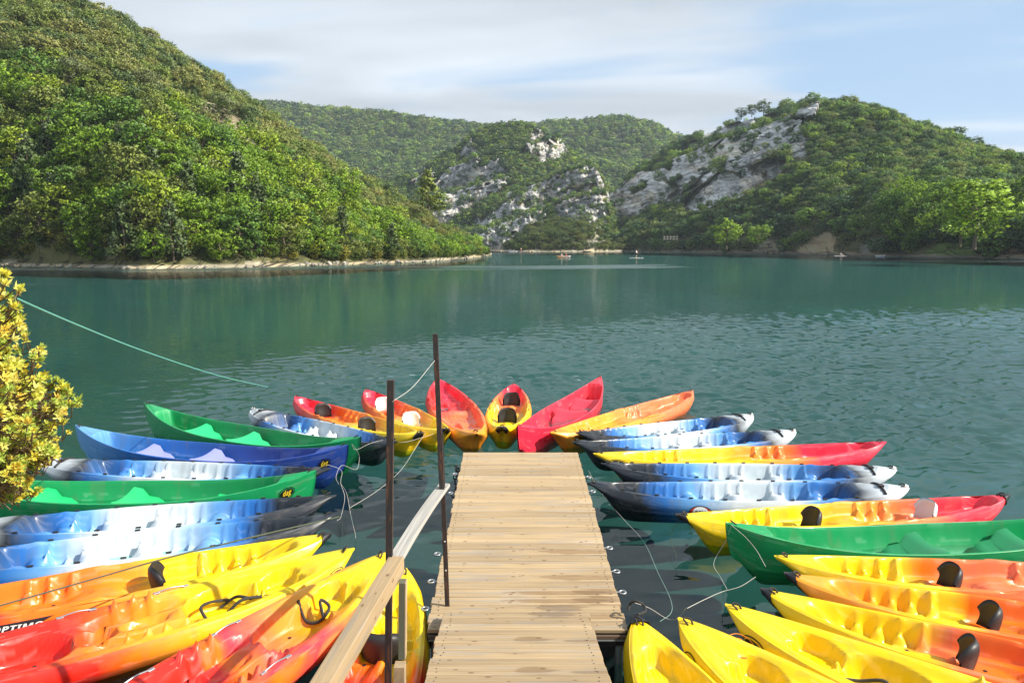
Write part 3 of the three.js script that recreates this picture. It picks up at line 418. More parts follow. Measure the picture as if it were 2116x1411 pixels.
const backGeo = (() => { const n = 22, loop = 14; return gridGeo(n, loop, (u, v) => { const th = (u * 2 - 1) * 1.12, q = Math.abs(u * 2 - 1), H = 0.25 * (1 - 0.45 * Math.pow(q, 4)) , up = v < 0.5 ? v * 2 : 2 - v * 2, front = v < 0.5 ? 1 : -1, th_ = 0.013 * Math.sqrt(Math.max(0, 1 - Math.pow(up * 2 - 1, 6))) * front, roll = 0.03 * Math.pow(up, 4), R = 0.165 + th_ * -1 + roll * 0.3; return [R * -Math.cos(th) + 0.165 - 0.04 * up + 0.05 * Math.pow(up, 5), H * up, R * Math.sin(th)]; }); })();
const seatGeo = (() => { const s = new THREE.Shape([[-0.26, -0.02], [-0.22, 0.2], [-0.15, 0.27], [-0.06, 0.25], [0.02, 0.17], [0.14, 0.15], [0.22, 0.10], [0.34, -0.02]].map(([x, y]) => new THREE.Vector2(x, y))); const g = new THREE.ExtrudeGeometry(s, { depth: 0.5, bevelSize: 0.025, bevelThickness: 0.03, bevelSegments: 2, steps: 6 }).translate(0, 0, -0.25), P = g.attributes.position; for (let i = 0; i < P.count; i++) { const y = P.getY(i), z = P.getZ(i); P.setZ(i, z * (0.72 + 1.05 * clamp(y, 0, 0.27))); P.setY(i, y - (y > 0.08 ? 0.045 * (1 - (z / 0.28) ** 2) : 0)); } g.deleteAttribute('normal'); g.deleteAttribute('uv'); const q = toCreasedNormals(mergeVertices(g, 1e-4), 0.7); q.setAttribute('uv', new THREE.BufferAttribute(new Float32Array(q.attributes.position.count * 2).fill(0.5), 2)); return q; })();
const logoTex = {};
function logo(kind) {
  if (logoTex[kind]) return logoTex[kind];
  const c = document.createElement('canvas'); c.width = 256; c.height = 128; const x = c.getContext('2d'); x.clearRect(0, 0, 256, 128);
  if (kind === 'dag') { x.lineWidth = 7; x.strokeStyle = '#15130c'; x.fillStyle = '#15130c'; x.beginPath(); x.ellipse(128, 64, 118, 56, 0, 0, 7); x.stroke(); x.lineWidth = 4; x.beginPath(); x.ellipse(128, 64, 100, 43, 0, 0, 7); x.fill(); x.fillStyle = '#e9c52a'; x.font = 'italic bold 72px sans-serif'; x.textAlign = 'center'; x.fillText('dag', 126, 84); }
  if (kind === 'rtm') { x.fillStyle = '#b8372c'; x.beginPath(); x.ellipse(128, 64, 122, 58, 0, 0, 7); x.fill(); x.fillStyle = '#dfe6e8'; x.beginPath(); x.ellipse(128, 64, 86, 52, 0, 0, 7); x.fill(); x.lineWidth = 8; x.strokeStyle = '#1d2a30'; x.beginPath(); x.ellipse(128, 64, 120, 57, 0, 0, 7); x.stroke(); x.fillStyle = '#0e1418'; x.font = 'bold 58px sans-serif'; x.textAlign = 'center'; x.fillText('RTM', 128, 84); }
  if (kind === 'optimo') { x.fillStyle = '#23222a'; x.beginPath(); x.moveTo(0, 44); x.lineTo(256, 22); x.lineTo(168, 86); x.lineTo(128, 116); x.lineTo(96, 86); x.closePath(); x.fill(); x.fillStyle = '#f0ece6'; x.font = 'italic bold 44px sans-serif'; x.textAlign = 'center'; x.fillText('OPTIMO', 128, 80); }
  const t = new THREE.CanvasTexture(c); t.colorSpace = THREE.SRGBColorSpace; return logoTex[kind] = std({ map: t, transparent: true, alphaTest: 0.5, roughness: 0.5 });
}
// one boat. tip: picture place of the end at the jetty; tail: of the other end, or of a place on its axis when the boat leaves the frame
function boat(o) {
  const B = boatGeo(o.type), S = B.S, { dir, mid, L } = o, turn = Math.atan2(-dir.z, dir.x);
  const t = thing(o.type === 'canoe' ? 'canoe' : 'kayak', o.label, o.type === 'canoe' ? 'canoe' : 'kayak', mid, turn), k = L / S.L; t.scale.set(k, 1, o.wide ?? 1); t.rotation.order = 'YXZ'; t.rotation.x = o.roll ?? 0;
  const toCam = V(-mid.x, 0, -mid.z).applyAxisAngle(V(0, 1, 0), -turn), side = o.side ?? (toCam.z > 0 ? 1 : -1);
  const m = plastic(dyeTex(o.dye, o.mott ?? 0.1, o.seed ?? 1));
  const dk = (x, z, up = 0) => { const s = x / B.half, b = S.B * S.b(clamp(s, -0.999, 0.999)), q = B.deckPt(s, clamp(z / b, -1, 1)); return V(x, q[1] + up, z); };
  mesh('hull', B.hull, m, t); mesh(o.type === 'canoe' ? 'inner_shell' : 'deck', B.deck, m, t);
  const part = (n, g, mt) => mesh(n, g, mt, t);
  if (o.type === 'canoe') {
    const sx = o.seats ?? [1.15, 0.1, -0.95], seatM = o.seatC ? std({ color: lin(...o.seatC), roughness: 0.4 }) : m;
    sx.forEach((x, i) => { const q = part('seat', seatGeo, seatM); q.position.copy(dk(x, 0, 0.02)); q.scale.set(1, i == 0 ? 0.75 : 1, i == 0 ? 0.8 : 1); });
    for (const e of [1, -1]) { const x = e * (B.half - 0.1); part('grab_loop', tube([V(x, S.g(x / B.half) + 0.01, -0.03), V(x + e * 0.05, S.g(1) + 0.02, 0), V(x, S.g(x / B.half) + 0.01, 0.03)], 0.007), WEB); }
  } else {
    for (const x of o.backs ?? []) { const xx = Array.isArray(x) ? x[0] : x, q = part('backrest', backGeo, Array.isArray(x) ? GREYW : BLACK); q.position.copy(dk(xx, 0)).setY(dk(xx, 0.2).y - 0.01); q.rotation.z = o.fold ?? 0.05; }
    if (o.cap) for (const e of o.cap === 2 ? [1, -1] : [1]) { part('end_cap', gridGeo(10, 10, (u, v) => { const s = e * lerp(0.95, 1.0, u), w = v * 2 - 1, p = Math.abs(w) < 0.45 ? B.deckPt(s, w / 0.45) : B.hullPt(s, (Math.abs(w) - 0.45) / 0.55, Math.sign(w)); return [p[0] + e * 0.010, p[1] + 0.012 * (Math.abs(w) < 0.5 ? 1 : 0), p[2] * 1.06 + 0.01 * Math.sign(w)]; }), BLACK); }
    for (const e of [1, -1]) if (!(o.noloop && e === -1)) { const x = e * (B.half - 0.06); part('grab_loop', tube([dk(x - e * 0.06, 0.02, 0.0), dk(x - e * 0.03, 0.018, 0.028), dk(x, -0.018, 0.03), dk(x - e * 0.05, -0.02, 0)], 0.007, 14), WEB); }
    for (const [x, z] of o.bars ?? []) { const y = dk(x, z * side).y, g = part('side_handle', merge([tube([V(x - 0.1, S.g(0) + 0.02, z * side), V(x, S.g(0) + 0.032, z * side), V(x + 0.1, S.g(0) + 0.02, z * side)], 0.007), box(0.05, 0.02, 0.03, x - 0.11, S.g(0) + 0.014, z * side, 0.006), box(0.05, 0.02, 0.03, x + 0.11, S.g(0) + 0.014, z * side, 0.006)]), STEEL); }
    for (const st of o.straps ?? []) part('strap', (() => { const pts = st.map(([x, z, up]) => dk(x, z, up)); const g = tube(pts, 0.013, pts.length * 6, 5); return g; })(), WEB);
    if (o.type === 'tandem' || o.type === 'duo') part('scupper_holes', merge((o.type === 'duo' ? [[0.8, 0.1], [0.8, -0.1], [-0.17, 0.02], [-0.55, 0.1], [-0.55, -0.1]] : [[0.36, 0.1], [0.36, -0.1], [-0.98, 0.1], [-0.98, -0.1], [0.85, 0.12], [0.85, -0.12], [-0.4, 0.12], [-0.4, -0.12]]).map(([x, z]) => new THREE.CylinderGeometry(0.014, 0.014, 0.004, 10).translate(x, dk(x, z).y + 0.002, z))), HOLE);
    if (o.type === 'family') {
      const f = []; for (let i = 0; i < 8; i++) for (const q of [1, -1]) { const s = -0.62 + i * 0.2, z = q * (S.B * S.b(s) - 0.022); f.push(box(0.05, 0.014, 0.018, s * B.half, S.g(s) + 0.016, z, 0.004)); }
      tag(part('rim_fittings', merge(f), BLACK), null, null, null, 'stuff');
      const sx = -1.5, w = S.B * S.b(sx / B.half) - 0.01; part('hatch_strap', tube([-1, -0.6, 0, 0.6, 1].map((q) => dk(sx, q * w, 0.012 + (1 - q * q) * 0.006)), 0.014, 20, 5), WEB);
      part('hatch_buckle', box(0.06, 0.03, 0.06, sx, dk(sx, 0.0).y + 0.022, 0.05 * side, 0.008), BLACK);
      part('stern_plug', new THREE.SphereGeometry(0.03, 10, 8).scale(1.4, 0.8, 1).translate(-B.half + 0.05, S.g(-1) + 0.02, 0), GREYW);
    }
  }
  for (const [kind, s, v0, v1, len] of o.logos ?? []) {
    const h = len / 2 / B.half / k, flip = side > 0 ? 1 : -1, g = gridGeo(14, 6, (u, v) => { const ss = s + (u - 0.5) * 2 * h * flip, vv = lerp(v1, v0, v), p = B.hullPt(ss, vv, side), p2 = B.hullPt(ss, vv + 0.02, side), n = V(0, -(p2[2] - p[2]) * side, (p2[1] - p[1]) * -side * -1); const nl = Math.hypot(p2[1] - p[1], p2[2] - p[2]) || 1; return [p[0], p[1] + 0.004 * Math.abs(p2[2] - p[2]) / nl * -0.2, p[2] + side * 0.006]; });
    part('logo', g, logo(kind));
  }
  return t;
}
const BLUE = [[0.64, 'K'], [0.5, 'b'], [0.32, 'lb'], [0.14, 'w'], [-0.22, 'w'], [-0.36, 'lb'], [-0.5, 'b'], [-0.66, 'K'], [-0.78, 'sv'], [-1, 'w']];
const BOATS = [
  // left of the jetty, from the nearest out
  { type: 'tandem', tip: [838, 1163], tail: [748, 1411], cut: 1, dye: [[0.52, 'y'], [0.42, 'o'], [0.25, 'r'], [0.1, 'o'], [-0.1, 'r'], [-0.5, 'r']], mott: 0.16, seed: 3, backs: [0.86], label: 'yellow kayak with orange and red blotches, nearest the handrail on its left' },
  { type: 'duo', tip: [777, 1122], tail: [338, 1411], cut: 1, dye: [[0.85, 'y'], [0.62, 'lo'], [0.42, 'c'], [0.25, 'p'], [0.1, 'o'], [-0.05, 'r'], [-0.9, 'r']], mott: 0.26, seed: 7, logos: [['dag', 0.84, 0.1, 0.45, 0.2]], side: 1, bars: [[0.25, 0.34], [0.42, -0.34], [-0.3, -0.34]], straps: [[[1.0, -0.2, 0.02], [0.98, -0.1, 0.04], [1.0, 0.0, 0.05], [1.04, 0.06, 0.03], [1.1, 0.03, 0.09], [1.06, -0.02, 0.1], [1.02, 0.04, 0.06]]], label: 'red and coral kayak with yellow bow, second boat left of the handrail' },
  { type: 'duo', tip: [728, 1114], tail: [0, 1331], cut: 1, dye: [[0.34, 'y'], [0.1, 'lo'], [-0.08, 'o'], [-0.26, 'r'], [-1, 'r']], mott: 0.16, seed: 11, logos: [['dag', 0.86, 0.06, 0.4, 0.2]], bars: [[0.42, -0.34], [-0.25, -0.34]], straps: [[[0.98, 0.2, 0.02], [0.8, 0.24, 0.05], [0.62, 0.18, 0.06], [0.56, 0.02, 0.1], [0.66, -0.14, 0.1], [0.82, -0.17, 0.06]], [[0.98, -0.06, 0.06], [0.88, -0.14, 0.08], [0.75, -0.16, 0.02]]], label: 'yellow kayak turning orange and red toward its stern, third boat left of the handrail' },
  { type: 'tandem', tip: [690, 1076], tail: [0, 1214], cut: 1, dye: [[0.36, 'y'], [0.14, 'lo'], [-0.12, 'o'], [-0.36, 'o'], [-0.5, 'r']], mott: 0.14, seed: 13, backs: [0.36], logos: [['optimo', -0.31, 0.03, 0.36, 0.5]], cap: 1, label: 'yellow and orange kayak with the word OPTIMO on its side' },
  { type: 'family', tip: [697, 1040], tail: [0, 1124], cut: 1, dye: BLUE, mott: 0.05, seed: 2, label: 'blue and white kayak with black bow beside the yellow and orange OPTIMO kayak' },
  { type: 'family', tip: [702, 1001], tail: [0, 1076], cut: 1, L: 3.75, dye: BLUE, mott: 0.05, seed: 4, logos: [['rtm', 0.12, 0.14, 0.5, 0.26]], label: 'blue and white kayak with red oval badge, next below the long green canoe at left' },
  { type: 'canoe', tip: [675, 958], tail: [0, 994], cut: 1, L: 4.3, dye: [[1, 'G'], [-1, 'G']], mott: 0, seed: 5, seatC: [0.01, 0.42, 0.12], logos: [['dag', 0.86, 0.1, 0.3, 0.18]], label: 'green canoe at left whose far end lies behind the yellow shrub' },
  { type: 'family', tip: [708, 958], tail: [85, 951], dye: BLUE, mott: 0.05, seed: 6, label: 'blue and white kayak squeezed between the blue canoe and the green canoe at left' },
  { type: 'canoe', tip: [727, 916], tail: [142, 878], dye: [[0.7, 'N'], [0.2, 'N'], [-0.5, 'b'], [-1, 'lb']], mott: 0.05, seed: 8, seatC: [0.22, 0.24, 0.62], logos: [['dag', 0.87, 0.12, 0.34, 0.18]], label: 'dark blue canoe with violet seats left of the jetty' },
  { type: 'canoe', tip: [752, 900], tail: [304, 827], dye: [[1, 'G'], [-1, 'G']], mott: 0, seed: 9, seatC: [0.02, 0.46, 0.16], label: 'green canoe with two mint seats, farthest out of the boats on the left' },
  { type: 'family', tip: [814, 912], tail: [504, 846], dye: BLUE, mott: 0.05, seed: 10, label: 'blue and white kayak with black ends, beyond the far green canoe at left' },
  { type: 'tandem', tip: [880, 893], tail: [606, 816], dye: [[0.35, 'y'], [0.05, 'lo'], [-0.3, 'o'], [-0.6, 'r'], [-0.9, 'R']], mott: 0.1, seed: 14, backs: [0.36, -0.98], cap: 1, label: 'yellow and red kayak with two black backrests, left of the kayak with white backrests' },
  { type: 'tandem', tip: [926, 884], tail: [754, 801], dye: [[0.35, 'y'], [0.05, 'lo'], [-0.3, 'o'], [-0.6, 'r'], [-0.9, 'R']], mott: 0.1, seed: 16, backs: [[0.36], [-0.98]], cap: 1, label: 'yellow and red kayak with white backrests behind the two black posts' },
  { type: 'tandem', tip: [991, 892], tail: [908, 779], dye: [[0.85, 'lo'], [0.5, 'c'], [0.1, 'c'], [-0.3, 'r'], [-0.9, 'R']], mott: 0.26, seed: 17, wide: 1.12, logos: [['dag', 0.78, 0.08, 0.4, 0.22]], side: -1, label: 'red and orange kayak pointing at the jetty end, without backrests' },
  { type: 'tandem', tip: [1046, 882], tail: [1060, 790], dye: [[0.3, 'y'], [-0.2, 'lo'], [-0.55, 'c'], [-0.8, 'R'], [-1, 'R']], mott: 0.08, seed: 18, wide: 1.0, backs: [0.36, -0.98], cap: 1, label: 'yellow kayak with red stern and two black backrests, straight off the jetty end' },
  { type: 'canoe', tip: [1092, 880], tail: [1250, 774], dye: [[1, 'R'], [-1, 'p']], mott: 0, seed: 19, wide: 1.0, seats: [0.9, -0.2, -1.2], label: 'bright red canoe with upswept bow off the right of the jetty end' },
  { type: 'tandem', tip: [1120, 890], tail: [1426, 804], dye: [[0.5, 'lo'], [0.1, 'lo'], [-0.3, 'c'], [-0.9, 'c']], mott: 0.12, seed: 20, logos: [['dag', 0.8, 0.08, 0.42, 0.22]], label: 'pale orange and coral kayak just right of the red canoe' },
  { type: 'family', tip: [1153, 888], tail: [1545, 860], dye: BLUE, mott: 0.05, seed: 21, label: 'blue and white kayak with black bow next to the pale orange kayak' },
  { type: 'family', tip: [1172, 902], tail: [1650, 890], dye: BLUE, mott: 0.05, seed: 22, label: 'blue and white kayak right behind the yellow and red kayak on the right' },
  { type: 'tandem', tip: [1222, 929], tail: [1817, 901], dye: [[0.1, 'y'], [-0.1, 'lo'], [-0.3, 'o'], [-0.45, 'R'], [-1, 'R']], mott: 0.08, seed: 23, logos: [['dag', 0.85, 0.04, 0.34, 0.26]], label: 'yellow and red kayak lying between two pairs of blue and white kayaks on the right' },
  { type: 'family', tip: [1236, 947], tail: [1860, 971], dye: BLUE, mott: 0.05, seed: 24, label: 'blue and white kayak in front of the yellow and red kayak on the right' },
  { type: 'family', tip: [1216, 976], tail: [1888, 1001], dye: BLUE, mott: 0.05, seed: 25, logos: [['rtm', 0.33, 0.12, 0.46, 0.26]], label: 'blue and white kayak with red oval badge, bow against the right side of the jetty' },
  { type: 'tandem', wide: 0.92, tip: [1402, 1060], tail: [2081, 1014], dye: [[0.2, 'y'], [-0.15, 'lo'], [-0.4, 'c'], [-0.6, 'p'], [-1, 'p']], mott: 0.1, seed: 26, backs: [0.36, [-0.95]], cap: 2, label: 'yellow kayak with pink stern, one black and one white backrest' },
  { type: 'canoe', wide: 0.92, tip: [1511, 1078], tail: [2116, 1096], cut: 1, L: 4.3, dye: [[1, 'G'], [-1, 'G']], mott: 0, seed: 27, seats: [1.25, 0.25, -0.75], label: 'green canoe running out of the picture on the right' },
  { type: 'tandem', wide: 0.92, tip: [1567, 1124], tail: [2116, 1170], cut: 1, dye: [[0.36, 'y'], [0.26, 'o'], [0.05, 'c'], [-0.9, 'c']], mott: 0.1, seed: 28, backs: [0.36], bars: [], label: 'yellow and orange kayak with black backrest next to the green canoe on the right' },
  { type: 'tandem', wide: 0.92, tip: [1598, 1158], tail: [2116, 1256], cut: 1, dye: [[0.95, 'lo'], [0.75, 'lo'], [0.45, 'y'], [0.36, 'y'], [0.27, 'o'], [0.1, 'o'], [-0.9, 'c']], mott: 0.12, seed: 29, backs: [0.36], cap: 1, label: 'yellow kayak with orange bow, middle of three with black backrests at lower right' },
  { type: 'tandem', wide: 0.92, tip: [1570, 1188], tail: [2116, 1341], cut: 1, dye: [[0.42, 'y'], [0.32, 'c'], [0.16, 'o'], [-0.1, 'r'], [-0.9, 'c']], mott: 0.1, seed: 30, backs: [0.45], cap: 1, label: 'yellow and red kayak, nearest of three with black backrests at lower right' },
  { type: 'duo', wide: 0.92, tip: [1500, 1230], tail: [1938, 1411], cut: 1, dye: [[1, 'y'], [-1, 'y']], mott: 0, seed: 31, logos: [['dag', 0.83, 0.08, 0.5, 0.24]], bars: [[0.3, 0.34]], straps: [[[1.0, -0.12, 0.02], [0.9, -0.05, 0.1], [0.75, 0.0, 0.14], [0.7, 0.03, 0.05], [0.62, 0.05, 0.04]]], label: 'all-yellow kayak with a loose black strap, second from the jetty at the lower right' },
  { type: 'duo', tip: [1422, 1256], tail: [1648, 1411], cut: 1, dye: [[1, 'y'], [-1, 'y']], mott: 0, seed: 32, logos: [['dag', 0.84, 0.08, 0.5, 0.2]], straps: [[[1.0, -0.14, 0.03], [0.9, -0.06, 0.04], [0.75, 0.0, 0.03], [0.72, 0.1, 0.06], [0.8, 0.18, 0.08]]], label: 'all-yellow kayak with a black strap and orange net in its well' },
  { type: 'tandem', tip: [1316, 1262], tail: [1402, 1411], cut: 1, dye: [[1, 'y'], [-1, 'y']], mott: 0, seed: 33, cap: 1, label: 'all-yellow kayak lying closest along the right side of the jetty' },
];
const STN = []; for (let k = -9; k <= 9; k++) STN.push(Math.sin(k / 9 * 1.4) * 0.99);
for (const o of BOATS) { const S = SHAPES[o.type], A = U(...o.tip, S.g(1)), T = U(...o.tail, o.cut ? S.g(0.2) : S.g(-1)); o.L = o.cut ? (o.L ?? S.L) : A.distanceTo(T); o.dir = A.clone().sub(T).setY(0).normalize(); o.mid = A.clone().addScaledVector(o.dir, -o.L / 2).setY(o.y ?? 0); o.mid.y = o.type === 'canoe' ? -0.07 : -0.045; o.mid0 = o.mid.clone(); o.dir0 = o.dir.clone(); }
for (let it = 0; it < 300; it++) { if (it < 200) for (const o of BOATS) { o.mid.lerp(o.mid0, 0.03); o.dir.lerp(o.dir0, 0.03).normalize(); } for (let i = 0; i < BOATS.length; i++) for (let j = i + 1; j < Math.min(BOATS.length, i + 3); j++) {   // boats moored side by side only touch
  const a = BOATS[i], b = BOATS[j], st = STN;
  for (const s of st) for (const q of st) {
    const pa = a.mid.clone().addScaledVector(a.dir, s * a.L / 2), pb = b.mid.clone().addScaledVector(b.dir, q * b.L / 2), A = SHAPES[a.type], Bb = SHAPES[b.type], need = (A.B * A.b(s) * (a.wide ?? 1) + Bb.B * Bb.b(q) * (b.wide ?? 1)) * 0.97 + (a.type === 'canoe' || b.type === 'canoe' ? 0.06 : 0.04), d = pb.clone().sub(pa).setY(0), l = d.length();
    if (l >= need || l < 1e-4) continue; d.multiplyScalar((need - l) / l * 0.25);
    for (const [o, k, u] of [[a, -1, s], [b, 1, q]]) { o.mid.addScaledVector(d, k * 0.8); const n = V(-o.dir.z, 0, o.dir.x), w = d.dot(n) * k * u * 0.6 / (o.L / 2); o.dir.addScaledVector(n, w).normalize(); }
  }
} }
BOATS.forEach(boat);
// ---------------------------------------------------------------- jetty, gangway, handrail
function woodTex(seed, tone, stains) {
  const r = rng(seed), knots = []; for (let i = 0; i < 5; i++) knots.push([r() * 1.46, 0.015 + r() * 0.09, 0.005 + 0.008 * r()]);
  return tex(1024, 84, (u, v) => {
    const x = u * 1.46, y = v * 0.12; let yy = y, kd = 0; for (const k of knots) { const dx = (x - k[0]) / 0.09, dy = y - k[1], q = Math.exp(-dx * dx); yy += q * 0.012 * Math.sign(dy) * Math.exp(-Math.abs(dy) / 0.02); const dd = Math.hypot((x - k[0]) / 1.8, dy); kd = Math.max(kd, 1 - sm(k[2] * 0.5, k[2] * 1.1, dd)); }
    const g = fbm(x * 1.4 + seed, yy * 95, seed, 4), f = fbm(x * 9, yy * 420, seed + 3, 2), groove = sm(0.86, 1, Math.abs(((yy * 92 + g * 1.2) % 1 + 1) % 1 * 2 - 1)), pale = fbm(x * 2.2, y * 9, seed + 8, 3);
    let k = tone * (1 + 0.3 * g + 0.12 * f - 0.12 * groove + 0.22 * pale); let c = [k * 0.365, k * 0.262, k * 0.148]; const grey = sm(0.05, 0.5, fbm(x * 3, y * 30, seed + 5, 3)) * 0.5; c = c.map((q) => lerp(q, k * 0.26, grey * 0.75)); c = c.map((q, i) => lerp(q, [0.13, 0.07, 0.03][i], kd * 0.75));
    for (const s of stains || []) { const d = Math.hypot((x - s[0]) / s[1], (y - s[2]) / s[3]) + 0.55 * fbm(x * 9, y * 45, seed, 3); const w = (1 - sm(0.7, 1.02, d)) * 0.55; c = c.map((q, i) => lerp(q, q * [0.5, 0.4, 0.3][i], w)); }
    return c;
  });
}
const woodM = (t, b) => std({ map: t, roughness: 0.82, bumpMap: t, bumpScale: b ?? 0.0015 });
const PLANK = [1, 2, 3, 4, 5, 6].map((i) => woodM(woodTex(i * 13, 0.92 + 0.13 * (i % 3))));
const STAIN = [woodM(woodTex(91, 1, [[1.15, 0.33, 0.06, 0.05]])), woodM(woodTex(92, 1, [[1.0, 0.5, 0.07, 0.035], [1.3, 0.2, 0.05, 0.06]])), woodM(woodTex(93, 1, [[0.82, 0.14, 0.06, 0.05], [1.2, 0.2, 0.1, 0.03]])), woodM(woodTex(94, 0.95, [[1.0, 0.22, 0.05, 0.06]]))];
const DARKSTEEL = std({ map: tex(128, 512, (u, v) => { const n = fbm(u * 6, v * 26, 3, 4), q = sm(0.12, 0.35, n); return [lerp(0.028, 0.11, q), lerp(0.026, 0.05, q), lerp(0.027, 0.028, q)]; }), roughness: 0.6, metalness: 0.2 }), GALV = std({ color: lin(0.4, 0.41, 0.42), roughness: 0.45, metalness: 0.7 }), FLOAT = std({ color: lin(0.03, 0.032, 0.034), roughness: 0.6 }), DARKWOOD = std({ color: lin(0.12, 0.075, 0.045), roughness: 0.9 });
const NAIL = std({ color: lin(0.09, 0.08, 0.07), roughness: 0.6, metalness: 0.6 });
function planking(parent, n, w, len, seed, stain) {
  const r = rng(seed), geos = [0, 1, 2, 3].map((i) => { const g = new RoundedBoxGeometry(len + (i - 1.5) * 0.008, 0.028, w - 0.0045, 1, 0.0045), P = g.attributes.position, uv = g.attributes.uv; for (let k = 0; k < P.count; k++) { uv.array[k * 2] = P.getX(k) / 1.46 + 0.5; uv.array[k * 2 + 1] = (P.getZ(k) + P.getY(k) * 0.6) / 0.12 + 0.5; } return g; });
  const nails = new THREE.CylinderGeometry(0.004, 0.004, 0.003, 7);
  for (let i = 0; i < n; i++) {
    const m = stain[i] !== undefined ? STAIN[stain[i]] : PLANK[Math.floor(r() * 6)], q = mesh('plank', geos[Math.floor(r() * 4)], m, parent);
    q.position.set((r() - 0.5) * 0.012, -0.014 + (r() - 0.5) * 0.003, -w * (i + 0.5)); q.rotation.set(0, (r() - 0.5) * 0.002 + (stain[i] === undefined && r() < 0.5 ? Math.PI : 0), (r() - 0.5) * 0.002);
  }
  const list = []; for (let i = 0; i < n; i++) for (const x of [-len / 2 + 0.06, len / 2 - 0.06]) for (const z of [0.3, 0.7]) list.push(nails.clone().translate(x + (r() - 0.5) * 0.02, 0.002, -w * (i + z)));
  tag(mesh('nails', merge(list), NAIL, parent), null, null, null, 'stuff');
}
const eye = (() => { const g = new THREE.TorusGeometry(0.026, 0.0075, 6, 14).rotateX(Math.PI / 2).translate(0.045, 0, 0), s = new THREE.CylinderGeometry(0.007, 0.007, 0.05, 6).rotateZ(Math.PI / 2); return merge([g, s]); })();
{
  const J = thing('jetty', 'floating wooden jetty of pale planks at the centre of the kayaks', 'jetty', V(0.11, 0.25, -5.0)); J.rotation.x = Math.atan2(0.15, 4.06);
  planking(J, 34, 0.1195, 1.45, 301, { 1: 0, 3: 1, 4: 1, 6: 0, 10: 0, 2: 3 });
  for (const x of [-0.69, 0.69]) mesh('side_beam', box(0.07, 0.12, 4.04, x, -0.092, -2.03, 0.006), DARKSTEEL, J);
  for (const z of [-0.03, -4.03]) mesh('end_beam', box(1.30, 0.1, 0.05, 0, -0.083, z, 0.005), DARKSTEEL, J);
  mesh('edge_board', box(1.43, 0.026, 0.018, 0, -0.046, 0.012, 0.003), DARKWOOD, J); mesh('edge_strip', box(1.42, 0.008, 0.03, 0, -0.066, 0.014), GALV, J);
  for (const z of [-0.55, -2.03, -3.5]) for (const x of [-0.38, 0.38]) mesh('float', box(0.62, 0.34, 0.95, x, -0.325, z, 0.05), FLOAT, J);
  for (const x of [-0.665, 0.665]) mesh('end_leg', new THREE.CylinderGeometry(0.03, 0.03, 0.75, 12).translate(x, -0.5, -0.01), GALV, J);
  for (const [s, zs] of [[-1, [0.35, 0.78, 1.28, 2.75, 3.35]], [1, [0.6, 0.95, 1.4, 2.8, 3.25]]]) for (const z of zs) { const e = mesh('eye_bolt', eye, GALV, J); e.position.set(s * 0.73, -0.03, -z); if (s < 0) e.rotation.y = Math.PI; }
  const Gp = thing('gangway', 'short wooden gangway sloping down onto the near end of the jetty', 'gangway', V(0.03, 1.04, -1.2)); Gp.rotation.x = -Math.atan2(0.72, 3.94); Gp.rotation.y = 0; 
  planking(Gp, 31, 0.129, 1.056, 302, { 30: 3, 22: 2, 26: 2 });
  for (const x of [-0.44, 0.44]) mesh('stringer', box(0.06, 0.12, 3.95, x, -0.09, -1.98, 0.006), DARKSTEEL, Gp);
  // handrail
  const Hr = thing('handrail', 'handrail of black posts and weathered wooden beams along the left of the gangway', 'handrail');
  const p = (a, b, c) => V(a, b, c);
  mesh('post', bar(p(-0.728, 0.2, -4.0), p(-0.667, 2.262, -4.0), 0.037, 0.037), DARKSTEEL, Hr);
  mesh('post', bar(p(-0.521, 1.2, -5.3), p(-0.555, 2.359, -5.3), 0.036, 0.036), DARKSTEEL, Hr);
  mesh('post', bar(p(-0.494, 0.22, -5.34), p(-0.528, 1.62, -5.34), 0.034, 0.02), DARKSTEEL, Hr);
  for (const y of [0.55, 0.78]) mesh('bolt', new THREE.SphereGeometry(0.008, 8, 6).translate(-0.495 - (y - 0.22) * 0.0243 , y, -5.328), GALV, Hr);
  const rail = (a, b, w, h, m) => { const g = new RoundedBoxGeometry(w, h, a.distanceTo(b), 2, 0.006), uv = g.attributes.uv, P = g.attributes.position; for (let k = 0; k < P.count; k++) { uv.array[k * 2] = P.getZ(k) / 1.46; uv.array[k * 2 + 1] = (P.getX(k) + P.getY(k)) / 0.12; } const q = mesh('rail', g, m, Hr); q.position.copy(a).add(b).multiplyScalar(0.5); q.lookAt(b); return q; };
  rail(p(-0.655, 1.2, -4.0), p(-0.86, 1.155, -2.2), 0.088, 0.1, woodM(woodTex(71, 0.86), 0.003));
  { // weathered far rail, warped sideways
    const c = new THREE.CatmullRomCurve3([p(-0.66, 1.235, -3.97), p(-0.625, 1.222, -4.4), p(-0.577, 1.205, -4.9), p(-0.515, 1.18, -5.45)]), g = gridGeo(24, 8, (u, v) => { const o = c.getPointAt(u), t = c.getTangentAt(u), n = V(-t.z, 0, t.x).normalize(), q = [[-1, 0.4], [-1, -0.5], [-0.96, -1], [0.96, -1], [1, -0.5], [1, 0.4], [0.94, 1], [-0.94, 1], [-1, 0.4]][Math.round(v * 8)]; return [o.x + n.x * q[0] * 0.042, o.y + q[1] * 0.014, o.z + n.z * q[0] * 0.042]; }, (u, v) => [u, v * 2]);
    mesh('rail', g.toNonIndexed(), std({ map: tex(512, 128, (u, v) => { const g2 = fbm(u * 5, v * 60, 4, 4), k = 0.36 * (1 + 0.45 * g2); return [k, k * 0.95, k * 0.87]; }), roughness: 0.9 }), Hr); Hr.children[Hr.children.length - 1].geometry.computeVertexNormals();
  }
  mesh('upright', bar(p(-0.613, 0.72, -3.86), p(-0.602, 1.165, -3.86), 0.034, 0.06), std({ color: lin(0.10, 0.105, 0.07), roughness: 0.9 }), Hr);
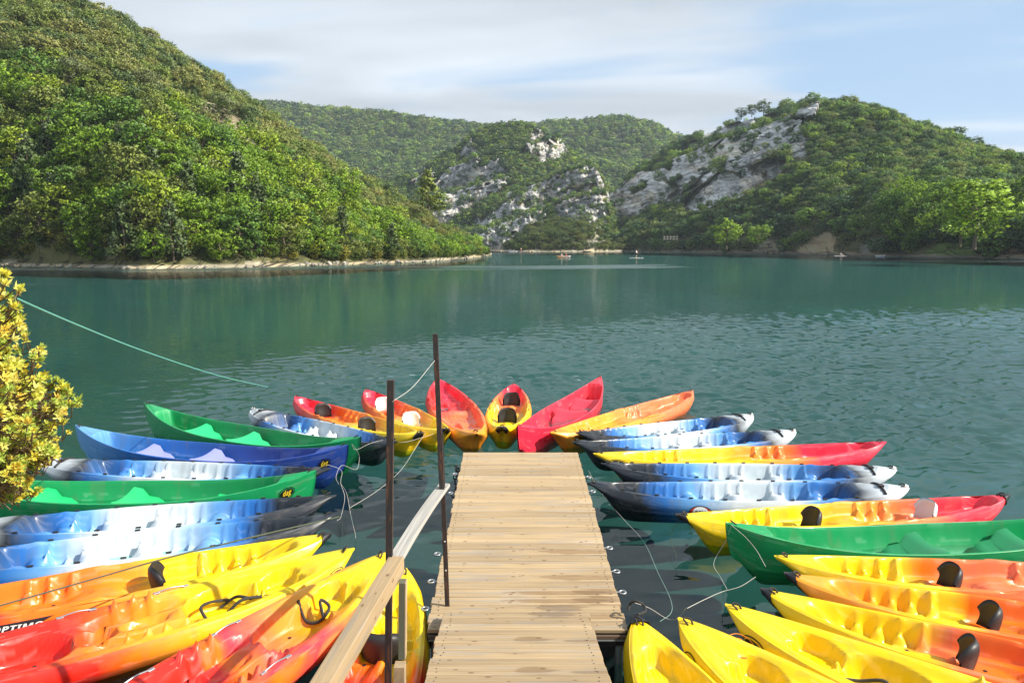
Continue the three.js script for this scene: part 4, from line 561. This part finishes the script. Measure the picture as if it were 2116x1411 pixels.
  mesh('upright_edge', bar(p(-0.594, 0.72, -3.86), p(-0.583, 1.165, -3.86), 0.005, 0.058), woodM(woodTex(72, 1.1)), Hr);
  mesh('block', bar(p(-0.62, 0.45, -3.8), p(-0.617, 0.712, -3.8), 0.058, 0.07), woodM(woodTex(73, 0.9)), Hr);
  // chain
  const C = thing('chain', 'rusty black chain hanging along the left edge of the jetty', 'chain'), lk = new THREE.TorusGeometry(0.028, 0.008, 6, 12).scale(0.75, 1.25, 1), r = rng(8);
  for (let i = 0; i < 9; i++) { const q = mesh('link', lk, DARKSTEEL, C), o = at(944 - 0.6 * i + 4 * Math.sin(i * 1.9), 968 + i * 9, 8.6 - 0.1 * i); q.position.copy(o); q.rotation.set(0.3 * r(), i % 2 ? Math.PI / 2 : 0.2, 0.5 * (r() - 0.5)); }
  for (let i = 0; i < 4; i++) { const q = mesh('link', lk, DARKSTEEL, C); q.position.copy(at(946 + 6 * (r() - 0.5), 966 + 5 * i, 8.65)); q.rotation.set(r() * 3, r() * 3, r() * 3); }
}
// bank under and behind the viewer
{
  const g = gridGeo(40, 30, (u, v) => { const x = lerp(-30, 30, u), z = lerp(-1.0, 40, v * v), e = sm(-1.5, -3.5, x) * sm(0, 0.02, 1 - v) * 0; const edge = -0.9 - 1.6 * sm(1.8, 3.2, Math.abs(x)) * sm(0, 1, 1 - v * 4); return [x, lerp(-0.8, 1.05, sm(0, 0.12, v)) + 0.05 * fbm(x, z, 0, 3) + 2.5 * sm(0.3, 1, v), z + edge + 0.9]; });
  mesh('shore_ground', g, std({ color: lin(0.24, 0.2, 0.14), roughness: 1 })).userData.kind = 'structure';
}
// ---------------------------------------------------------------- ropes
function rope(pts, r, mat, label, cat = 'rope', seg) { return tag(mesh('mooring_rope', tube(pts, r, seg ?? pts.length * 8, 6), mat), label, cat); }
{
  const GREEN = std({ color: lin(0.10, 0.34, 0.28), roughness: 0.9 }), DKROPE = std({ color: lin(0.07, 0.085, 0.05), roughness: 0.9 }), W = (l) => l.map(([x, y, h]) => U(x, y, h));
  rope([at(-60, 572, 3.6), at(0, 602, 4.1), at(150, 668, 5.6), at(300, 727, 7.8), at(450, 776, 11), at(553, 800, 15.4)], 0.0075, GREEN, 'turquoise rope running from the yellow shrub down into the lake', 'rope', 60);
  rope([U(-40, 1262, 0.62), U(0, 1251, 0.62), U(200, 1194, 0.6), U(340, 1154, 0.58), U(520, 1110, 0.52), U(700, 1068, 0.4)], 0.007, DKROPE, 'dark olive rope stretched across the OPTIMO kayak on the left', 'rope', 50);
  const r = 0.0021;
  rope(W([[726, 917, .5], [737, 929, .3], [763, 917, .33], [799, 909, .25], [830, 914, .28], [882, 901, .22], [915, 891, .22], [980, 886, .22], [999, 884, .2], [1037, 879, .26]]), r, ROPEW, 'pale rope looped from bow to bow before the far end of the jetty');
  rope(W([[879, 894, .34], [856, 930, .15], [830, 969, .05], [782, 1012, .1], [722, 1050, .2]]), r, ROPEW, 'pale rope from the red and yellow kayak down to the left bows');
  rope(W([[728, 918, .5], [742, 945, .2], [738, 968, .1], [705, 962, .32], [694, 985, .3], [700, 1001, .34]]), r, ROPEW, 'pale rope hanging from the blue canoe bow on the left');
  rope(W([[676, 960, .5], [705, 972, .3], [704, 1000, .3], [712, 1028, .2], [706, 1060, .05], [696, 1076, .3]]), r, ROPEW, 'pale rope hanging from the green canoe bow on the left');
  rope(W([[703, 998, .36], [716, 1020, .15], [724, 1062, 0], [733, 1100, .05], [734, 1112, .34]]), r, ROPEW, 'pale rope from the left blue kayaks to the yellow bow below them');
  rope(W([[1216, 972, .33], [1239, 1013, .1], [1290, 1074, .02], [1329, 1117, -.02], [1360, 1183, -.05], [1388, 1245, -.1], [1386, 1268, -.1], [1364, 1284, -.1]]), r, ROPEW, 'pale rope trailing in the water right of the jetty');
  rope(W([[1420, 1257, .38], [1458, 1238, .33], [1495, 1222, .3], [1530, 1212, .33], [1562, 1192, .38]]), r, ROPEW, 'pale rope joining two yellow bows at the right');
  rope(W([[1311, 1245, .36], [1345, 1258, .2], [1380, 1279, .1], [1402, 1277, .2], [1418, 1256, .38]]), r, ROPEW, 'pale rope between the two yellow bows nearest the jetty on the right');
  rope(W([[1512, 1085, .45], [1500, 1118, .25], [1475, 1165, .05], [1488, 1190, 0], [1503, 1218, .2]]), r, ROPEW, 'pale rope hanging from the green canoe bow on the right');
  rope(W([[1512, 1085, .46], [1540, 1109, .35], [1563, 1136, .34], [1583, 1171, .33]]), r, ROPEW, 'pale rope tying the right green canoe to the yellow bows');
  rope(W([[1403, 1075, .3], [1386, 1112, .1], [1398, 1150, 0], [1396, 1180, -.1]]), r * 0.9, DKROPE, 'dark thin line under the bow of the yellow and pink kayak');
  rope([at(898, 745, 5.28), at(858, 794, 4.9), at(811, 830, 4.02)], 0.0018, ROPEW, 'thin white cord strung between the two black posts', 'cord');
  rope([...W([[1298, 1262, .3], [1302, 1248, .34]]), ...W([[1316, 1243, .4], [1330, 1250, .38], [1334, 1262, .36], [1318, 1270, .36]])], 0.009, WEB, 'black looped line round the yellow bow beside the jetty');
}
{ // orange net in the well of a yellow kayak
  const c = U(1532, 1352, 0.16), r = rng(17), l = []; for (let i = 0; i < 16; i++) { const a = r() * 6.28, R = 0.03 + 0.07 * r(), o = V(c.x + (r() - 0.5) * 0.12, c.y + 0.02 * r(), c.z + (r() - 0.5) * 0.12), t = 0.5 * (r() - 0.5); l.push(tube([0, 1, 2, 3, 4, 5, 6].map((k) => V(o.x + R * Math.cos(a + k * 0.9), o.y + 0.025 + t * R * Math.sin(k * 0.9) + 0.02 * Math.sin(k), o.z + R * Math.sin(a + k * 0.9))), 0.004, 22, 5)); }
  tag(mesh('net_bag', merge(l), std({ color: lin(0.62, 0.2, 0.02), roughness: 0.8 })), 'crumpled orange net lying in the well of an all-yellow kayak', 'net');
}
// ---------------------------------------------------------------- shrub at the left edge
{
  const S = thing('yellow_shrub', 'leafy yellow shrub overhanging the boats at the left edge', 'shrub', V(-2.9, 0.9, -2.7)), r = rng(55), O = S.position;
  const leaf = (len, wid, droop) => { const g = gridGeo(2, 4, (u, v) => { const w = wid * Math.sin(Math.PI * Math.min(0.98, 0.08 + 0.92 * Math.pow(v, 0.8))) * (u * 2 - 1); return [w, len * v * (0.92 - droop * v) , -Math.abs(w) * 0.35 + len * (0.15 - droop * v * v)]; }); return g; };
  const whorl = (seed) => { const q = rng(seed), l = []; for (let ring = 0; ring < 2; ring++) { const n = ring ? 5 : 8; for (let i = 0; i < n; i++) { const g = leaf(0.040 * (0.75 + 0.5 * q()) * (ring ? 0.75 : 1), 0.0042 + 0.0018 * q(), 0.1 + 0.25 * q()); g.rotateX(ring ? 0.45 + 0.3 * q() : 0.95 + 0.45 * q()); g.rotateY(i / n * 6.28 + q() * 0.8 + ring); g.translate(0, ring * 0.006, 0); l.push(g); } } return merge(l); };
  const W = [1, 2, 3, 4, 5].map((i) => whorl(i * 7)), M = [[0.74, 0.66, 0.07], [0.66, 0.66, 0.10], [0.80, 0.76, 0.22], [0.72, 0.54, 0.07], [0.42, 0.52, 0.08], [0.78, 0.68, 0.12]].map((c) => phys({ color: lin(...c), roughness: 0.6, transmission: 0.35, thickness: 0, side: THREE.DoubleSide }));
  const lim = [[540, -2], [575, 12], [610, 38], [650, 52], [690, 78], [740, 108], [790, 124], [850, 150], [905, 152], [945, 140], [965, 96], [1000, 74], [1035, 38], [1045, 0]], xr = (y) => { for (let i = 1; i < lim.length; i++) if (y <= lim[i][0]) return lerp(lim[i - 1][1], lim[i][1], (y - lim[i - 1][0]) / (lim[i][0] - lim[i - 1][0])); return -30; };
  const spots = []; while (spots.length < 1450) {
    const y = lerp(535, 1040, r()), dz = (r() * 2 - 1) * 0.46, k = Math.sqrt(Math.max(0, 1 - (dz / 0.5) ** 2)), X = xr(y) + 80 * fbm(y / 30, dz * 7, 3, 3) - 12 - (1 - k) * 190, x = X - 240 * Math.pow(r(), 1.6); if (x < -170) continue; if (fbm(x / 26, y / 26, dz * 8, 2) < 0.09) continue;
    const p = at(x, y, 3.05 - dz); spots.push({ p, front: dz, x, X, y });
  }
  spots.sort((a, b) => (b.front - (b.x < -20 ? 9 : 0)) - (a.front - (a.x < -20 ? 9 : 0)));
  const rest = [[], [], []]; const twig = [];
  spots.forEach((s, i) => {
    const dir = V(0.55 + (r() - 0.5) * 1.1, 0.6 + (r() - 0.5) * 0.9, 0.35 + (r() - 0.5) * 1.2).normalize(), q = new THREE.Quaternion().setFromUnitVectors(V(0, 1, 0), dir), sc = 0.5 + 0.4 * r(), loc = s.p.clone().sub(O);
    twig.push(tube([loc.clone().addScaledVector(dir, 0.004), loc.clone().addScaledVector(dir, -0.06), loc.clone().lerp(V(0.25, 1.45, -0.35), 0.35).add(V(0, -0.01, 0))], 0.0022, 5, 4));
    if (i < 300) { const m = mesh('leaf_whorl', W[i % 5], M[r() < (s.y - 700) / 700 ? 4 : Math.floor(r() * 6)], S); m.position.copy(loc); m.quaternion.copy(q); m.scale.setScalar(sc); }
    else rest[Math.floor(r() * 3)].push(W[i % 5].clone().applyMatrix4(new THREE.Matrix4().compose(loc, q, V(sc, sc, sc))));
  });
  rest.forEach((l, i) => tag(mesh('foliage', mergeGeometries(l), M[[0, 1, 4][i]], S), null, null, null, 'stuff'));
  tag(mesh('twigs', merge(twig), std({ color: lin(0.2, 0.14, 0.08), roughness: 0.9 }), S), null, null, null, 'stuff');
  mesh('stem', merge([tube([V(0, -0.1, 0), V(0.03, 0.6, -0.1), V(0.2, 1.3, -0.3), V(0.35, 1.7, -0.4)], 0.018, 16, 7), tube([V(0.03, 0.5, -0.1), V(0.3, 1.0, -0.3), V(0.6, 1.25, -0.35)], 0.012, 12, 6), tube([V(0.1, 1.0, -0.2), V(0.0, 1.5, -0.3), V(0.15, 1.95, -0.35)], 0.012, 12, 6)]), BARK, S);
}
// ---------------------------------------------------------------- people far out on the lake
function body(bones, pad = 0) {
  const N = 44, mc = new MarchingCubes(N, new THREE.MeshStandardMaterial(), false, false, 40000), half = N / 2, sc = 1.15; mc.isolation = 0; const a = V(), b = V(), p = V(), ab = V();
  for (let k = 0, z = 0; z < N; z++) for (let y = 0; y < N; y++) for (let x = 0; x < N; x++) {
    p.set((x - half) / half * sc, (y - half) / half * sc, (z - half) / half * sc); let e = 0;
    for (const [A, B, r0, r1] of bones) { a.set(...A); b.set(...B); ab.subVectors(b, a); const h = clamp(p.clone().sub(a).dot(ab) / Math.max(ab.lengthSq(), 1e-6)), d = p.distanceTo(a.clone().addScaledVector(ab, h)) - lerp(r0, r1, h) - pad; e += Math.exp(-d * 32); }
    mc.field[x + y * N + z * N * N] = Math.log(Math.max(e, 1e-30)) / 32;
  }
  mc.update(); const n = mc.count ?? mc.geometry.drawRange.count, g = new THREE.BufferGeometry(); g.setAttribute('position', new THREE.BufferAttribute(mc.positionArray.slice(0, n * 3).map((v) => v * sc), 3)); g.setAttribute('normal', new THREE.BufferAttribute(mc.normalArray.slice(0, n * 3), 3)); return g;
}
const SKIN = std({ color: lin(0.5, 0.3, 0.2), roughness: 0.6 }), HAIR = std({ color: lin(0.03, 0.02, 0.015), roughness: 0.8 });
function person(label, pos, turn, pose, shirt, shorts) {
  const sit = pose === 'sit', hip = sit ? -0.62 : 0.02, ch = hip + 0.45, t = thing('person', label, 'person', pos.clone().add(V(0, sit ? 0.72 : 0.9, 0)), turn);
  const arm = (s) => sit ? [[[s * 0.19, ch, 0], [s * 0.27, ch - 0.2, 0.16], 0.05, 0.042], [[s * 0.27, ch - 0.2, 0.16], [s * 0.16, ch - 0.24, 0.38], 0.042, 0.032], [[s * 0.16, ch - 0.24, 0.38], [s * 0.14, ch - 0.24, 0.46], 0.036, 0.028]] : [[[s * 0.19, ch, 0], [s * 0.25, ch - 0.24, 0.12], 0.052, 0.043], [[s * 0.25, ch - 0.24, 0.12], [s * 0.06 + 0.12, ch - 0.22 - s * 0.16, 0.33], 0.043, 0.033], [[s * 0.06 + 0.12, ch - 0.22 - s * 0.16, 0.33], [s * 0.05 + 0.13, ch - 0.25 - s * 0.17, 0.38], 0.037, 0.03]];
  const leg = (s) => sit ? [[[s * 0.1, hip, 0], [s * 0.14, hip + 0.16, 0.42], 0.085, 0.06], [[s * 0.14, hip + 0.16, 0.42], [s * 0.13, hip - 0.06, 0.8], 0.058, 0.04], [[s * 0.13, hip - 0.06, 0.8], [s * 0.13, hip + 0.05, 0.86], 0.04, 0.03]] : [[[s * 0.1, hip, 0], [s * 0.13, -0.42, 0.06], 0.088, 0.06], [[s * 0.13, -0.42, 0.06], [s * 0.14, -0.83, -0.02], 0.058, 0.04], [[s * 0.14, -0.84, -0.03], [s * 0.15, -0.86, 0.16], 0.042, 0.034]];
  const torso = [[[0, hip, 0], [0, hip + 0.22, 0], 0.14, 0.125], [[0, hip + 0.22, 0], [0, ch - 0.02, 0], 0.13, 0.14], [[-0.14, ch - 0.02, 0], [0.14, ch - 0.02, 0], 0.085, 0.085]], headB = [[[0, ch + 0.04, 0], [0, ch + 0.14, 0.01], 0.055, 0.052], [[0, ch + 0.24, 0.01], [0, ch + 0.27, 0.02], 0.088, 0.092], [[0, ch + 0.2, 0.09], [0, ch + 0.22, 0.1], 0.02, 0.02]];
  mesh('body', body([...torso, ...headB, ...arm(1), ...arm(-1), ...leg(1), ...leg(-1)]), SKIN, t);
  mesh('hair', body([[[0, ch + 0.28, -0.02], [0, ch + 0.32, 0.0], 0.094, 0.08]], 0.006), HAIR, t);
  if (shirt) mesh('shirt', body([...torso.slice(1), [arm(1)[0][0], arm(1)[0][1], 0.055, 0.055], [arm(-1)[0][0], arm(-1)[0][1], 0.055, 0.055]], 0.014), std({ color: lin(...shirt), roughness: 0.9 }), t);
  mesh('shorts', body([torso[0], [leg(1)[0][0], V(...leg(1)[0][0]).lerp(V(...leg(1)[0][1]), 0.75).toArray(), 0.09, 0.075], [leg(-1)[0][0], V(...leg(-1)[0][0]).lerp(V(...leg(-1)[0][1]), 0.75).toArray(), 0.09, 0.075]], 0.014), std({ color: lin(...shorts), roughness: 0.9 }), t);
  return t;
}
function board(label, pos, turn, c) { const t = thing('paddleboard', label, 'paddleboard', pos, turn); mesh('deck', gridGeo(30, 12, (u, v) => { const s = u * 2 - 1, a = v * 2 * Math.PI, w = 0.38 * Math.pow(1 - Math.pow(Math.abs(s), 2.6), 0.6); return [w * Math.cos(a), 0.03 + 0.055 * Math.sin(a) * Math.min(1, w * 8) + 0.08 * s * s * s * s, s * 1.6]; }), std({ color: lin(...c), roughness: 0.5 }), t); return t; }
function paddle(label, a, b) { const t = thing('paddle', label, 'paddle'); mesh('shaft', bar(a, b, 0.03, 0.03), BLACK, t); const d = b.clone().sub(a).normalize(); mesh('blade', bar(b.clone().addScaledVector(d, -0.05), b.clone().addScaledVector(d, 0.4), 0.18, 0.025), BLACK, t); }
{
  const p1 = U(1315, 532.3, 0.08), p2 = U(1076.6, 521.2, 0.08), p3 = U(1165, 531.3, 0), p4 = U(1060, 520.4, 0), p5 = U(1738, 529.2, 0);
  board('pale paddleboard under the standing person in the white shirt', p1.clone().setY(0), 1.35, [0.6, 0.62, 0.62]); person('person in a white shirt and dark shorts standing on a paddleboard', p1, 1.2, 'stand', [0.7, 0.7, 0.68], [0.03, 0.03, 0.05]);
  paddle('black paddle held by the person in the white shirt', p1.clone().add(V(0.42, 1.25, 0.1)), p1.clone().add(V(0.95, 0.1, 0.3)));
  board('paddleboard far off below the grey cliff', p2.clone().setY(0), 0.4, [0.5, 0.45, 0.4]); person('bare-chested person standing on the farthest paddleboard', p2, 0.6, 'stand', null, [0.3, 0.1, 0.08]);
  paddle('paddle held by the bare-chested person', p2.clone().add(V(0.3, 1.25, 0.2)), p2.clone().add(V(0.5, 0.1, 0.4)));
  const farBoat = (pos, turn, stops, label, k) => { const B = boatGeo('tandem'), t = thing('kayak', label, 'kayak', pos, turn), m = plastic(dyeTex(stops, 0, 40)); mesh('hull', B.hull, m, t); mesh('deck', B.deck, m, t); t.scale.set(k, 1, 1); };
  farBoat(p3, 0.15, [[1, 'w'], [-1, 'lo']], 'small pale kayak carrying two people out on the lake', 0.95);
  person('person in a red top sitting in the bow of the pale kayak far out', p3.clone().add(V(0.55, 0.02, 0)), 1.6, 'sit', [0.5, 0.05, 0.05], [0.05, 0.05, 0.08]);
  person('person in a white top sitting behind in the pale kayak far out', p3.clone().add(V(-0.55, 0.02, 0)), 1.6, 'sit', [0.65, 0.62, 0.6], [0.05, 0.05, 0.08]);
  farBoat(p4, 0.3, [[1, 'w'], [-1, 'w']], 'white kayak left of the farthest paddleboard', 1.1);
  person('person sitting in the white kayak left of the farthest paddleboard', p4.clone().add(V(0.3, 0.02, 0)), 1.5, 'sit', [0.7, 0.68, 0.62], [0.1, 0.1, 0.1]);
  farBoat(U(1820, 530, 0), 0.2, [[1, 'w'], [-1, 'w']], 'small white boat lying off the beach on the right shore', 0.8);
  { const o = at(1386, 497, 283), t = thing('railing', 'pale wooden railing at the foot of the right hill, seen far off', 'railing', o), w = std({ color: lin(0.42, 0.38, 0.32), roughness: 0.9 }); for (let i = 0; i < 5; i++) mesh('post', box(0.14, 1.9, 0.14, -2.4 + i * 1.2, 0.95, 0), w, t); for (const y of [0.7, 1.4]) mesh('rail', box(5.4, 0.12, 0.06, 0, y, 0.11), w, t); }
  board('white paddleboard near the scree on the right shore', p5, 1.45, [0.7, 0.7, 0.68]); person('person in a pale top sitting on the paddleboard near the scree', p5.clone().add(V(0, 0.06, 0)), 1.4, 'sit', [0.6, 0.62, 0.6], [0.2, 0.2, 0.2]);
}
renderer.render(scene, camera);
